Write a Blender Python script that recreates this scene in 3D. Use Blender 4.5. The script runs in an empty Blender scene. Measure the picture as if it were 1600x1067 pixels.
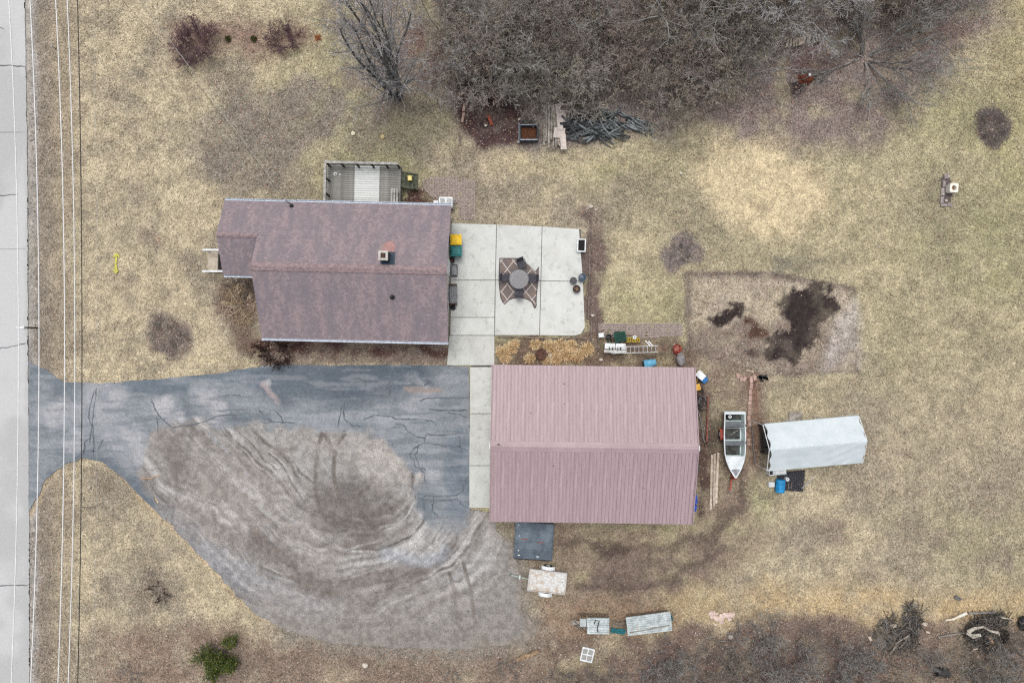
import bpy, math, random
import numpy as np
from mathutils import Vector

# ------------------------------------------------------------------ camera, sky, sun, exposure
SC = bpy.context.scene
COL = SC.collection
H = 44.4            # drone height in metres, looking straight down
S = 24.0            # photograph pixels per metre on the ground
cam_d = bpy.data.cameras.new('camera')
cam_d.sensor_width = 36.0
cam_d.lens = 36.0 * H / (1600 / S)
cam_d.clip_end = 1500
cam = bpy.data.objects.new('camera', cam_d)
cam.location = (0, 0, H)
COL.objects.link(cam)
SC.camera = cam

SUN_EL, SUN_AZ = 73.0, -12.0      # azimuth measured from +Y towards +X
w = bpy.data.worlds.new('World'); SC.world = w; w.use_nodes = True
wn = w.node_tree.nodes; wl = w.node_tree.links
sky = wn.new('ShaderNodeTexSky'); sky.sky_type = 'NISHITA'; sky.sun_disc = False
sky.sun_elevation = math.radians(SUN_EL); sky.sun_rotation = math.radians(SUN_AZ)
sky.air_density = 1.0; sky.dust_density = 4.0; sky.ozone_density = 1.0
hs = wn.new('ShaderNodeHueSaturation'); hs.inputs['Saturation'].default_value = 0.28   # cloud cover greys the blue
wl.new(sky.outputs[0], hs.inputs['Color'])
wl.new(hs.outputs[0], wn['Background'].inputs['Color'])
wn['Background'].inputs['Strength'].default_value = 0.15
sd_ = bpy.data.lights.new('sun', 'SUN'); sd_.energy = 0.9; sd_.angle = math.radians(22); sd_.color = (1, .985, .965)
sun = bpy.data.objects.new('sun', sd_); COL.objects.link(sun)
az, el = math.radians(SUN_AZ), math.radians(SUN_EL)
sv = Vector((math.sin(az) * math.cos(el), math.cos(az) * math.cos(el), math.sin(el)))
sun.rotation_euler = sv.to_track_quat('Z', 'Y').to_euler()
sun.location = sv * 60
SC.view_settings.view_transform = 'Standard'
SC.view_settings.look = 'None'
SC.view_settings.exposure = 0.39
SC.view_settings.gamma = 1.0
SC.view_settings.use_curve_mapping = False
SC.cycles.filter_width = 1.3
SC.cycles.use_denoising = False

random.seed(7)
rng = np.random.default_rng(7)
PI = math.pi
K = 1.2             # how much brighter than its albedo a lit surface photographs

# ------------------------------------------------------------------ helpers
def lin(c):
    c = np.asarray(c, float) / 255.0
    return np.where(c <= .04045, c / 12.92, ((c + .055) / 1.055) ** 2.4)
def alb(*c):
    return tuple(np.clip(lin(c) / K, 0.002, .85))
def P(px, py, z=0.0):
    """real position of a point of the place that stands at height z"""
    f = (H - z) / H / S
    return ((px - 800) * f, (533.5 - py) * f)

class MB:
    def __init__(s): s.v = []; s.f = []; s.uv = None
    def box(s, cx, cy, cz, sx, sy, sz, rz=0, tp=1.0, tpy=None):
        if tpy is None: tpy = tp
        b = len(s.v); c, n = math.cos(rz), math.sin(rz)
        for k, (tx, ty) in ((-1, (1, 1)), (1, (tp, tpy))):
            for i, j in ((-1, -1), (1, -1), (1, 1), (-1, 1)):
                x, y = i * sx / 2 * tx, j * sy / 2 * ty
                s.v.append((cx + x * c - y * n, cy + x * n + y * c, cz + k * sz / 2))
        for q in ((3, 2, 1, 0), (4, 5, 6, 7), (0, 1, 5, 4), (1, 2, 6, 5), (2, 3, 7, 6), (3, 0, 4, 7)):
            s.f.append(tuple(b + i for i in q))
        return s
    def beam(s, p0, p1, w, h):
        p0, p1 = Vector(p0), Vector(p1); d = (p1 - p0).normalized()
        up = Vector((0, 0, 1)) if abs(d.z) < .95 else Vector((0, 1, 0))
        sd = d.cross(up).normalized(); u = sd.cross(d)
        b = len(s.v)
        for p in (p0, p1):
            for i, j in ((-1, -1), (1, -1), (1, 1), (-1, 1)):
                s.v.append(tuple(p + sd * (i * w / 2) + u * (j * h / 2)))
        for q in ((0, 1, 2, 3), (7, 6, 5, 4), (0, 4, 5, 1), (1, 5, 6, 2), (2, 6, 7, 3), (3, 7, 4, 0)):
            s.f.append(tuple(b + i for i in q))
        return s
    def tube(s, pts, rs, n=6, caps=True):
        if not hasattr(rs, '__len__'): rs = [rs] * len(pts)
        pts = [Vector(p) for p in pts]; b = len(s.v)
        for i, p in enumerate(pts):
            d = (pts[min(i + 1, len(pts) - 1)] - pts[max(i - 1, 0)]).normalized()
            a = Vector((0, 0, 1)) if abs(d.z) < .9 else Vector((1, 0, 0))
            e1 = d.cross(a).normalized(); e2 = d.cross(e1)
            for k in range(n):
                t = 2 * PI * k / n
                s.v.append(tuple(p + (e1 * math.cos(t) + e2 * math.sin(t)) * rs[i]))
        for i in range(len(pts) - 1):
            for k in range(n):
                s.f.append((b + i * n + k, b + i * n + (k + 1) % n, b + (i + 1) * n + (k + 1) % n, b + (i + 1) * n + k))
        if caps:
            s.f.append(tuple(b + k for k in range(n))[::-1])
            s.f.append(tuple(b + (len(pts) - 1) * n + k for k in range(n)))
        return s
    def prism(s, poly, z0, z1):
        b = len(s.v); n = len(poly)
        ar = sum(poly[i][0] * poly[(i + 1) % n][1] - poly[(i + 1) % n][0] * poly[i][1] for i in range(n))
        if ar < 0: poly = poly[::-1]
        for z in (z0, z1):
            for p in poly: s.v.append((p[0], p[1], z))
        s.f.append(tuple(b + n + i for i in range(n)))
        s.f.append(tuple(b + i for i in range(n))[::-1])
        for i in range(n):
            j = (i + 1) % n
            s.f.append((b + i, b + j, b + n + j, b + n + i))
        return s
    def lathe(s, prof, n=16, cx=0, cy=0, sx=1, sy=1):
        b = len(s.v); m = len(prof)
        for r, z in prof:
            for k in range(n):
                t = 2 * PI * k / n
                s.v.append((cx + r * math.cos(t) * sx, cy + r * math.sin(t) * sy, z))
        for i in range(m - 1):
            for k in range(n):
                j = (k + 1) % n
                s.f.append((b + i * n + k, b + i * n + j, b + (i + 1) * n + j, b + (i + 1) * n + k))
        s.f.append(tuple(b + (m - 1) * n + k for k in range(n)))
        s.f.append(tuple(b + k for k in range(n))[::-1])
        return s
    def quad(s, *pts):
        b = len(s.v); s.v += [tuple(p) for p in pts]; s.f.append(tuple(range(b, b + len(pts)))); return s
    def strip(s, pts, wd, z, jit=0.0):
        """flat ribbon along ground polyline"""
        b = len(s.v); n = len(pts)
        for i, p in enumerate(pts):
            a, c = pts[max(i - 1, 0)], pts[min(i + 1, n - 1)]
            dx, dy = c[0] - a[0], c[1] - a[1]; L = math.hypot(dx, dy) or 1
            ww = wd * (1 + random.uniform(-jit, jit)) * (0.45 if i in (0, n - 1) else 1)
            s.v.append((p[0] - dy / L * ww / 2, p[1] + dx / L * ww / 2, z))
            s.v.append((p[0] + dy / L * ww / 2, p[1] - dx / L * ww / 2, z))
        for i in range(n - 1):
            s.f.append((b + 2 * i, b + 2 * i + 1, b + 2 * i + 3, b + 2 * i + 2))
        return s
    def mesh(s, name, smooth=False):
        m = bpy.data.meshes.new(name); m.from_pydata(s.v, [], s.f)
        if smooth:
            m.polygons.foreach_set('use_smooth', [True] * len(m.polygons))
        m.update(); return m
    def obj(s, name, mat, parent=None, loc=None, rz=0, smooth=False):
        m = s.mesh(name, smooth); m.materials.append(mat)
        return link(name, m, parent, loc, rz)

def link(name, mesh, parent=None, loc=None, rz=0):
    o = bpy.data.objects.new(name, mesh); COL.objects.link(o)
    if parent: o.parent = parent
    if loc is not None: o.location = loc
    o.rotation_euler.z = rz
    return o
def tag(o, label, cat, group=None):
    o['label'] = label; o['category'] = cat
    if group: o['group'] = group
    return o
def thing(name, label, cat, loc, rz=0, group=None):
    o = bpy.data.objects.new(name, None); COL.objects.link(o)
    o.empty_display_size = .2
    o.location = (loc[0], loc[1], loc[2] if len(loc) > 2 else 0); o.rotation_euler.z = rz
    return tag(o, label, cat, group)
def struct(o): o['kind'] = 'structure'; return o
def stuff(o): o['kind'] = 'stuff'; return o
def copy_tree(o, parent=None):
    c = o.copy(); COL.objects.link(c)
    if parent: c.parent = parent
    for ch in o.children: copy_tree(ch, c)
    return c

def np_mesh(name, V, F, mat, attrs=None, smooth=False):
    """fast mesh from arrays; F is (n,3) or (n,4)"""
    m = bpy.data.meshes.new(name); k = F.shape[1]
    m.vertices.add(len(V)); m.vertices.foreach_set('co', np.ascontiguousarray(V, np.float32).ravel())
    m.loops.add(F.size); m.loops.foreach_set('vertex_index', np.ascontiguousarray(F, np.int32).ravel())
    m.polygons.add(len(F))
    m.polygons.foreach_set('loop_start', np.arange(0, F.size, k, dtype=np.int32))
    if smooth: m.polygons.foreach_set('use_smooth', np.ones(len(F), bool))
    for an, a in (attrs or {}).items():
        if a.ndim == 2:
            t = m.attributes.new(an, 'FLOAT_COLOR', 'POINT')
            t.data.foreach_set('color', np.ascontiguousarray(np.c_[a, np.ones(len(a))], np.float32).ravel())
        else:
            t = m.attributes.new(an, 'FLOAT', 'POINT'); t.data.foreach_set('value', np.ascontiguousarray(a, np.float32))
    m.update(calc_edges=True); m.validate(); m.materials.append(mat)
    return m

# ------------------------------------------------------------------ procedural materials
def nodes_of(m):
    m.use_nodes = True; return m.node_tree.nodes, m.node_tree.links, m.node_tree.nodes['Principled BSDF']
def mixc(n, l, a, b, fac, mode='MIX'):
    x = n.new('ShaderNodeMix'); x.data_type = 'RGBA'; x.blend_type = mode
    for inp, v in ((x.inputs[0], fac), (x.inputs[6], a), (x.inputs[7], b)):
        if hasattr(v, 'links'): l.new(v, inp)
        elif isinstance(v, (int, float)): inp.default_value = v
        else: inp.default_value = (*v[:3], 1)
    return x.outputs[2]
def noise(n, l, vec, scale, detail=3, rough=.6):
    t = n.new('ShaderNodeTexNoise'); t.inputs['Scale'].default_value = scale
    t.inputs['Detail'].default_value = detail; t.inputs['Roughness'].default_value = rough
    if vec is not None: l.new(vec, t.inputs['Vector'])
    return t.outputs[0]
def ramp(n, l, fac, p0, p1, v0=0.0, v1=1.0):
    t = n.new('ShaderNodeMapRange'); t.clamp = True
    for i, v in zip((1, 2, 3, 4), (p0, p1, v0, v1)): t.inputs[i].default_value = v
    l.new(fac, t.inputs[0]); return t.outputs[0]
def bump(n, l, h, b, strength=.4, dist=.02):
    t = n.new('ShaderNodeBump'); t.inputs['Strength'].default_value = strength; t.inputs['Distance'].default_value = dist
    l.new(h, t.inputs['Height']); l.new(t.outputs[0], b.inputs['Normal'])
def coords(n, l, stretch=None):
    tc = n.new('ShaderNodeTexCoord')
    if stretch is None: return tc.outputs['Object']
    mp = n.new('ShaderNodeMapping'); mp.inputs['Scale'].default_value = stretch
    l.new(tc.outputs['Object'], mp.inputs['Vector']); return mp.outputs[0]
MATS = {}
def M(name, col, col2=None, scale=6, rough=.75, metal=0, fine=40, fv=.25, stretch=None, bs=.3, lo=.38, hi=.62, spec=.3, inst=0.0):
    """worn surface: two colours in patches, fine speckle, relief"""
    if name in MATS: return MATS[name]
    m = bpy.data.materials.new(name); n, l, b = nodes_of(m)
    v = coords(n, l, stretch)
    a = alb(*col); c2 = alb(*(col2 or [x * .72 for x in col]))
    n1 = noise(n, l, v, scale, 4)
    c = mixc(n, l, a, c2, ramp(n, l, n1, lo, hi))
    n2 = noise(n, l, v, fine, 2, .7)
    g = n.new('ShaderNodeMath'); g.operation = 'MULTIPLY_ADD'
    l.new(ramp(n, l, n2, .3, .7, 1 - fv, 1 + fv), g.inputs[0]); g.inputs[1].default_value = 1; g.inputs[2].default_value = 0
    cb = n.new('ShaderNodeCombineColor')
    for i in range(3): l.new(g.outputs[0], cb.inputs[i])
    c = mixc(n, l, c, cb.outputs[0], 1.0, 'MULTIPLY')
    if inst:
        oi = n.new('ShaderNodeObjectInfo'); hv = n.new('ShaderNodeHueSaturation')
        l.new(ramp(n, l, oi.outputs['Random'], 0, 1, 1 - inst, 1 + inst), hv.inputs['Value']); l.new(c, hv.inputs['Color']); c = hv.outputs[0]
    l.new(c, b.inputs['Base Color'])
    b.inputs['Roughness'].default_value = rough; b.inputs['Metallic'].default_value = metal
    b.inputs['Specular IOR Level'].default_value = spec
    bump(n, l, n2, b, bs, .01)
    MATS[name] = m; return m

white_paint = M('white_paint', (238, 240, 240), (205, 208, 208), 3, .5, fv=.06, bs=.1)
grey_metal = M('grey_metal', (150, 152, 155), (110, 112, 115), 5, .45, .5, bs=.1)
dark_metal = M('dark_metal', (52, 52, 54), (34, 33, 34), 8, .5, .3, bs=.1)
black_rubber = M('black_rubber', (34, 34, 36), (22, 22, 24), 8, .8)
rust_red = M('rust_red', (158, 82, 66), (120, 58, 46), 8, .8)
rust_brown = M('rust_brown', (104, 74, 62), (66, 46, 40), 7, .85)
weather_wood = M('weather_wood', (176, 170, 160), (128, 120, 110), 4, .85, stretch=(1, 1, 1), fine=30, fv=.3, inst=.18)
grey_wood = M('grey_wood', (132, 132, 128), (80, 80, 78), 4, .9, fine=26, fv=.4, inst=.3)
pale_wood = M('pale_wood', (208, 196, 178), (168, 152, 134), 4, .85, fine=26, fv=.25, inst=.15)
blue_plastic = M('blue_plastic', (38, 150, 205), (28, 118, 172), 4, .45, fv=.08, bs=.05)
teal_plastic = M('teal_plastic', (20, 122, 122), (14, 96, 98), 4, .45, fv=.08, bs=.05)
yellow_plastic = M('yellow_plastic', (250, 208, 20), (232, 184, 14), 4, .45, fv=.06, bs=.05)
mulch = M('mulch', (98, 76, 66), (58, 44, 40), 9, .95, fine=18, fv=.5, bs=.9)

# ------------------------------------------------------------------ value noise in numpy, for where grass, leaves and dirt lie
_R = rng.random((256, 256))
def vnoise(x, y):
    xi = np.floor(x).astype(int); yi = np.floor(y).astype(int)
    fx = x - xi; fy = y - yi
    fx = fx * fx * (3 - 2 * fx); fy = fy * fy * (3 - 2 * fy)
    a = _R[xi & 255, yi & 255]; b = _R[(xi + 1) & 255, yi & 255]
    c = _R[xi & 255, (yi + 1) & 255]; d = _R[(xi + 1) & 255, (yi + 1) & 255]
    return (a * (1 - fx) + b * fx) * (1 - fy) + (c * (1 - fx) + d * fx) * fy
def fbm(x, y, sc, oc=4, off=0):
    t = 0; a = .5; s = 0
    for o in range(oc):
        t = t + a * vnoise(x / sc * 2 ** o + off + 17.3 * o, y / sc * 2 ** o + off * 1.7 + 9.1 * o); s += a; a *= .5
    return t / s
def sstep(a, b, x):
    t = np.clip((x - a) / (b - a), 0, 1); return t * t * (3 - 2 * t)
def sdf(px, py, poly):
    """signed distance to a polygon, negative inside"""
    d = np.full(px.shape, 1e18); ins = np.zeros(px.shape, bool); n = len(poly)
    for i in range(n):
        ax, ay = poly[i]; bx, by = poly[(i + 1) % n]
        ex, ey = bx - ax, by - ay
        t = np.clip(((px - ax) * ex + (py - ay) * ey) / (ex * ex + ey * ey + 1e-9), 0, 1)
        d = np.minimum(d, (px - ax - ex * t) ** 2 + (py - ay - ey * t) ** 2)
        if ay != by:
            ins ^= ((ay > py) != (by > py)) & (px < ex * (py - ay) / ey + ax)
    return np.where(ins, -1, 1) * np.sqrt(d)
def sline(px, py, pts):
    d = np.full(px.shape, 1e18)
    for (ax, ay), (bx, by) in zip(pts[:-1], pts[1:]):
        ex, ey = bx - ax, by - ay
        t = np.clip(((px - ax) * ex + (py - ay) * ey) / (ex * ex + ey * ey + 1e-9), 0, 1)
        d = np.minimum(d, (px - ax - ex * t) ** 2 + (py - ay - ey * t) ** 2)
    return np.sqrt(d)

LOT = [(45,566),(72,578),(100,597),(160,599),(250,592),(330,585),(395,574),(440,569),(520,571),(600,570),(700,571),(733,573),(735,792),(770,800),
       (775,830),(800,850),(815,900),(815,950),(840,985),(820,1005),(700,1015),(600,1010),(520,1005),(450,985),(400,960),(370,930),(340,895),
       (300,855),(260,815),(220,775),(190,745),(160,722),(130,715),(100,725),(70,750),(60,775),(50,790),(45,800)]
GRAVEL = [(248,685),(270,668),(330,662),(400,664),(460,668),(530,673),(570,678),(600,690),(625,712),(645,740),(648,780),(655,810),(690,850),(720,838),(735,797),
          (770,802),(775,830),(800,850),(815,900),(815,950),(840,985),(820,1005),(700,1015),(600,1010),(520,1005),(450,985),(400,960),(370,930),(340,895),
          (300,855),(262,815),(240,775),(222,735)]
ASPH = [(45,566),(72,578),(100,597),(160,599),(250,592),(330,585),(395,574),(440,569),(520,571),(600,570),(700,571),(733,573),(735,797),(720,838),(690,850),(655,810),
        (648,780),(645,740),(625,712),(600,690),(570,678),(530,673),(460,668),(400,664),(330,662),(270,668),(248,685),(222,735),(240,775),(262,815),(300,855),
        (260,815),(220,775),(190,745),(160,722),(130,715),(100,725),(70,750),(60,775),(50,790),(45,800)]
LOTG = [(60,640),(200,640),(340,640),(560,650),(690,700)] + GRAVEL[14:] + [(190,745),(160,722),(130,715),(100,725),(70,750)]
WOODS = [(690,-60),(688,60),(700,120),(704,170),(722,214),(770,228),(860,232),(1000,212),(1050,180),(1110,150),(1180,112),(1215,70),(1300,56),(1380,50),(1460,36),(1530,-10),(1550,-60)]

def C(*c):
    a = np.array(alb(*c)); g = a @ np.array([.3, .55, .15])
    return g + (a - g) * .82
def ground_paint(px, py):
    """what lies on the ground where: colour, grass cover, fallen leaves (albedo, plus a painted shadow by the stump)"""
    n = len(px)
    wx = px + (fbm(px, py, 40, 6, 3) - .5) * 50; wy = py + (fbm(px, py, 40, 6, 8) - .5) * 50
    f1 = fbm(px, py, 260, 5, 1); f2 = fbm(px, py, 90, 6, 5); f3 = fbm(px, py, 26, 5, 9); f4 = fbm(px, py, 8, 3, 61)
    col = np.tile(C(190, 174, 139), (n, 1))
    px_, py_ = px, py
    def bl(m, c):
        nonlocal col
        col = col + (C(*c) - col) * np.clip(m, 0, 1)[:, None]
    bl(sstep(420, 250, wx) * .6, (190, 175, 142))
    bl(sstep(.40, .64, f1) * sstep(300, 620, wx) * .9, (160, 154, 108))                        # greener lawn
    bl(sstep(.45, .66, f2) * .6, (152, 141, 122))                        # greyed thatch
    bl(sstep(.38, .22, f2) * .4, (196, 182, 144))
    f5 = fbm(px, py, 150, 6, 71); f6 = fbm(px, py, 34, 5, 83)
    bl(sstep(.53, .58, f5 + (f6 - .5) * .3) * .2, (152, 140, 120))          # thin, worn turf
    bl(sstep(.45, .40, f5 + (f6 - .5) * .3) * .30, (200, 182, 146))          # bleached straw
    bl(sstep(.57, .66, f6) * .35, (138, 126, 108))
    bl(sstep(.64, .70, fbm(px, py, 12, 3, 29)) * .4, (132, 119, 102))        # bare spots
    leaf = .2 + .55 * sstep(.45, .7, f2) + .2 * sstep(.55, .65, f6); grass = np.ones(n)
    # right-hand field: browner
    bl(sstep(1250, 1500, wx) * sstep(520, 700, wy) * .6, (168, 154, 126))
    bl(sstep(880, 1050, wx) * sstep(700, 500, wy) * .35, (166, 158, 112))
    bl(sstep(1480, 1600, wx) * sstep(420, 100, wy) * .35, (176, 164, 104))
    # left verge beside the road
    bl(sstep(135, 95, wx) * .75, (160, 144, 120))
    bl(sstep(92, 70, px + (f3 - .5) * 24) * sstep(44, 60, px) * .7, (140, 128, 115))
    bl(sstep(62, 54, px + (f3 - .5) * 16) * .85, (164, 158, 150))
    grass *= 1 - .8 * sstep(70, 55, px)
    def patch(poly, fe, c, op=1.0, lf=None, gr=None, wrp=True, brk=.45, rag=0):
        nonlocal leaf, grass
        d = sdf(wx if wrp else px, wy if wrp else py, poly) + (f4 - .5) * rag + (f3 - .5) * rag
        m = sstep(fe, -fe, d) * op
        m = m * (1 - brk + 2 * brk * sstep(.25, .65, f3))
        bl(m, c)
        m = np.clip(m, 0, 1)
        if lf is not None: leaf = leaf + (lf - leaf) * m
        if gr is not None: grass = grass + (gr - grass) * m
    def ell(cx, cy, rx, ry, fe, c, op=1.0, lf=None, gr=None, brk=.45):
        t = np.linspace(0, 2 * PI, 19)[:-1]
        patch([(cx + rx * math.cos(a), cy + ry * math.sin(a)) for a in t], fe, c, op, lf, gr, True, brk)
    patch([(318,200),(370,135),(480,122),(548,145),(530,190),(472,232),(444,275),(430,305),(370,310),(312,270)], 10, (140,129,114), .85, 1, .5, brk=.35)
    patch([(265,35),(480,35),(490,80),(270,90)], 16, (142,112,98), .6, .9, .5)
    patch([(515,-40),(720,-40),(715,140),(660,170),(590,190),(520,120)], 40, (132,118,108), .7, .8, .5)
    ell(665, 85, 45, 35, 20, (116,88,82), .7, 1)
    patch([(1030,215),(1060,190),(1130,215),(1250,235),(1370,215),(1440,150),(1490,90),(1570,30),(1570,-60),(1000,-60)], 34, (140,124,116), .85, 1, .4)
    ell(1460, 60, 60, 28, 20, (124,94,88), .55, 1)
    ell(1240, 100, 70, 26, 20, (124,98,94), .5, 1)
    patch(WOODS, 20, (132,120,113), .95, 1.0, .05, brk=.2)
    patch([(712,120),(800,150),(830,180),(820,226),(740,222),(716,200)], 12, (84,62,60), .8, 1, .05)
    patch([(1110,235),(1190,225),(1270,260),(1300,320),(1240,365),(1150,360),(1100,300)], 20, (206,185,142), 1.0, .0, .2, brk=.05)
    for yy in (275, 300, 330):                                            # wheel marks across the sand
        m = sstep(5, 2, np.abs(sline(px, py, [(1150,yy-18),(1190,yy-4),(1240,yy),(1290,yy-6)]))) * sstep(.4, .7, f3) * .5
        bl(m * 1.5, (172,150,118))
    ell(1551, 198, 29, 28, 5, (108,96,90), 1, 1, .1, brk=.1)
    ell(1063, 395, 27, 24, 7, (122,110,106), .9, 1, .2, brk=.1)
    ell(262, 524, 42, 38, 8, (122,108,100), .9, 1, .2, brk=.1)
    ell(1245, 150, 22, 14, 8, (70,58,56), .9, 1, .1)  # dark shadow beside the stump, painted into the ground colour
    patch([(340,440),(395,435),(412,535),(410,570),(380,540),(352,490)], 10, (120,100,86), .85, .8, .3)
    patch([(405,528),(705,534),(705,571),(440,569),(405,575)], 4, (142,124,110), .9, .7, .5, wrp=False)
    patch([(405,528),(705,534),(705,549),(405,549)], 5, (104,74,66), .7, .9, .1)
    patch([(914,322),(946,330),(942,500),(936,560),(900,535),(916,520)], 7, (116,98,90), .95, .9, .1)
    patch([(632,285),(690,290),(705,330),(632,322)], 5, (92,66,58), .9, .8, .1)
    patch([(770,528),(935,528),(935,575),(770,575)], 5, (120,100,82), .9, .5, .2)
    patch([(930,525),(1080,528),(1100,580),(930,578)], 10, (118,100,84), .85, .5, .4)
    patch([(1070,575),(1125,565),(1200,590),(1200,720),(1150,800),(1085,825)], 16, (144,126,106), .85, .6, .5)
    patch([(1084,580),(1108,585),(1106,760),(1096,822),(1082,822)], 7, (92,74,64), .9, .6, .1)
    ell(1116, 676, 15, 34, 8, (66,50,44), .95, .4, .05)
    patch([(1168,600),(1190,600),(1190,740),(1172,740)], 7, (136,104,84), .7, .8, .3)
    patch([(1070,425),(1200,424),(1335,448),(1342,580),(1200,585),(1074,545)], 3, (176,160,138), .85, .5, .7, wrp=False, brk=.25)
    patch([(1072,508),(1200,498),(1341,515),(1341,581),(1200,586),(1076,560)], 8, (138,122,108), .8, .8, .4, brk=.3)
    patch([(1072,424),(1205,424),(1335,447),(1335,456),(1200,434),(1080,434),(1084,545),(1074,545)], 3, (126,112,100), .7, .8, .4, wrp=False, brk=.4)
    m = sstep(4, 1.0, np.abs(sdf(px + (f3 - .5) * 5, py, [(1072,426),(1200,426),(1334,450),(1340,580),(1200,585),(1076,545)]))) * .6
    bl(m, (110,96,86))
    patch([(1200,405),(1315,408),(1312,432),(1205,428)], 8, (122,116,100), .6, .6, .3)
    patch([(1322,470),(1342,470),(1342,575),(1290,580),(1300,520)], 10, (188,178,168), .5, .3, .3)
    SOIL = (58, 47, 46)
    patch([(1100,485),(1120,474),(1150,472),(1156,488),(1146,500),(1118,500)], 4, SOIL, 1, .1, 0, brk=.2, rag=24)
    patch([(1156,502),(1194,505),(1192,516),(1160,512)], 3, (92,66,54), 1, .1, 0, brk=.15)
    patch([(1232,462),(1262,452),(1300,456),(1304,480),(1298,505),(1280,512),(1262,545),(1240,556),(1216,560),(1204,540),(1200,516),(1226,514),(1226,480)], 4, SOIL, 1, .05, 0, brk=.2, rag=30)
    ell(1188, 552, 18, 10, 6, (88,72,66), .8, .3, .1)
    # worn ground under and below the garage
    patch([(800,820),(1090,822),(1160,800),(1200,850),(1130,920),(1000,975),(860,960),(830,900)], 26, (146,128,106), .8, .3, .6)
    patch([(960,870),(1050,862),(1120,850),(1135,890),(1060,935),(960,930),(900,905)], 20, (118,101,90), .65, .2, .4)
    for tr in ([(880,850),(960,870),(1040,850),(1120,845)], [(900,905),(980,925),(1060,905),(1140,860)], [(1120,830),(1150,790),(1160,740)]):
        bl(sstep(13, 3, sline(wx, wy, tr)) * .7, (98,82,74))
    ell(950, 860, 28, 12, 6, (84,70,62), .7, .3, .1)
    patch([(1030,935),(1200,915),(1600,925),(1600,985),(1200,985),(1040,985)], 22, (190,164,118), .7, .5, 1)
    patch([(830,985),(960,995),(1100,985),(1250,960),(1400,972),(1640,985),(1640,1120),(820,1120)], 16, (130,111,96), .85, 1, .5)
    patch([(1000,1010),(1250,985),(1350,1000),(1350,1120),(1000,1120)], 24, (104,86,80), .6, 1, .2)
    patch([(830,945),(960,930),(1060,960),(1060,1000),(830,1000)], 14, (146,120,96), .6, .9, .6)
    patch([(150,985),(300,965),(420,985),(520,1010),(840,1010),(840,1120),(150,1120)], 26, (148,127,108), .7, .9, .6)
    patch([(330,1000),(520,1012),(840,1015),(840,1120),(330,1120)], 14, (126,109,95), .45, 1, .4)
    ell(252, 928, 24, 26, 10, (112,98,90), .55, .6, .4)
    for x, y, r in ((1400,700,12),(1560,770,20),(1500,500,18),(1290,830,22),(1560,880,26),(1480,845,20),(215,300,14),(225,370,12)):
        ell(x, y, r, r * .7, 10, (138,122,106), .6, .5, .4)
    ell(249, 377, 5, 5, 3, (214,170,142), .8)
    d = sline(px, py, [(300,560),(395,570)]); bl(sstep(9, 2, d) * .4, (206,190,146))
    edge = sdf(px, py, LOT); bl(sstep(11, 3, edge + (f3 - .5) * 14) * sstep(700, 800, py) * sstep(450, 380, px) * .75, (196,172,132))
    bl(sstep(34, 2, edge + (f3 - .5) * 40) * sstep(400, 460, px) * sstep(800, 850, py) * .9, (140,130,118))
    col = col * (.83 + .34 * sstep(.22, .78, f4))[:, None]
    return col, np.clip(grass, 0, 1), np.clip(leaf, 0, 1)

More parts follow.
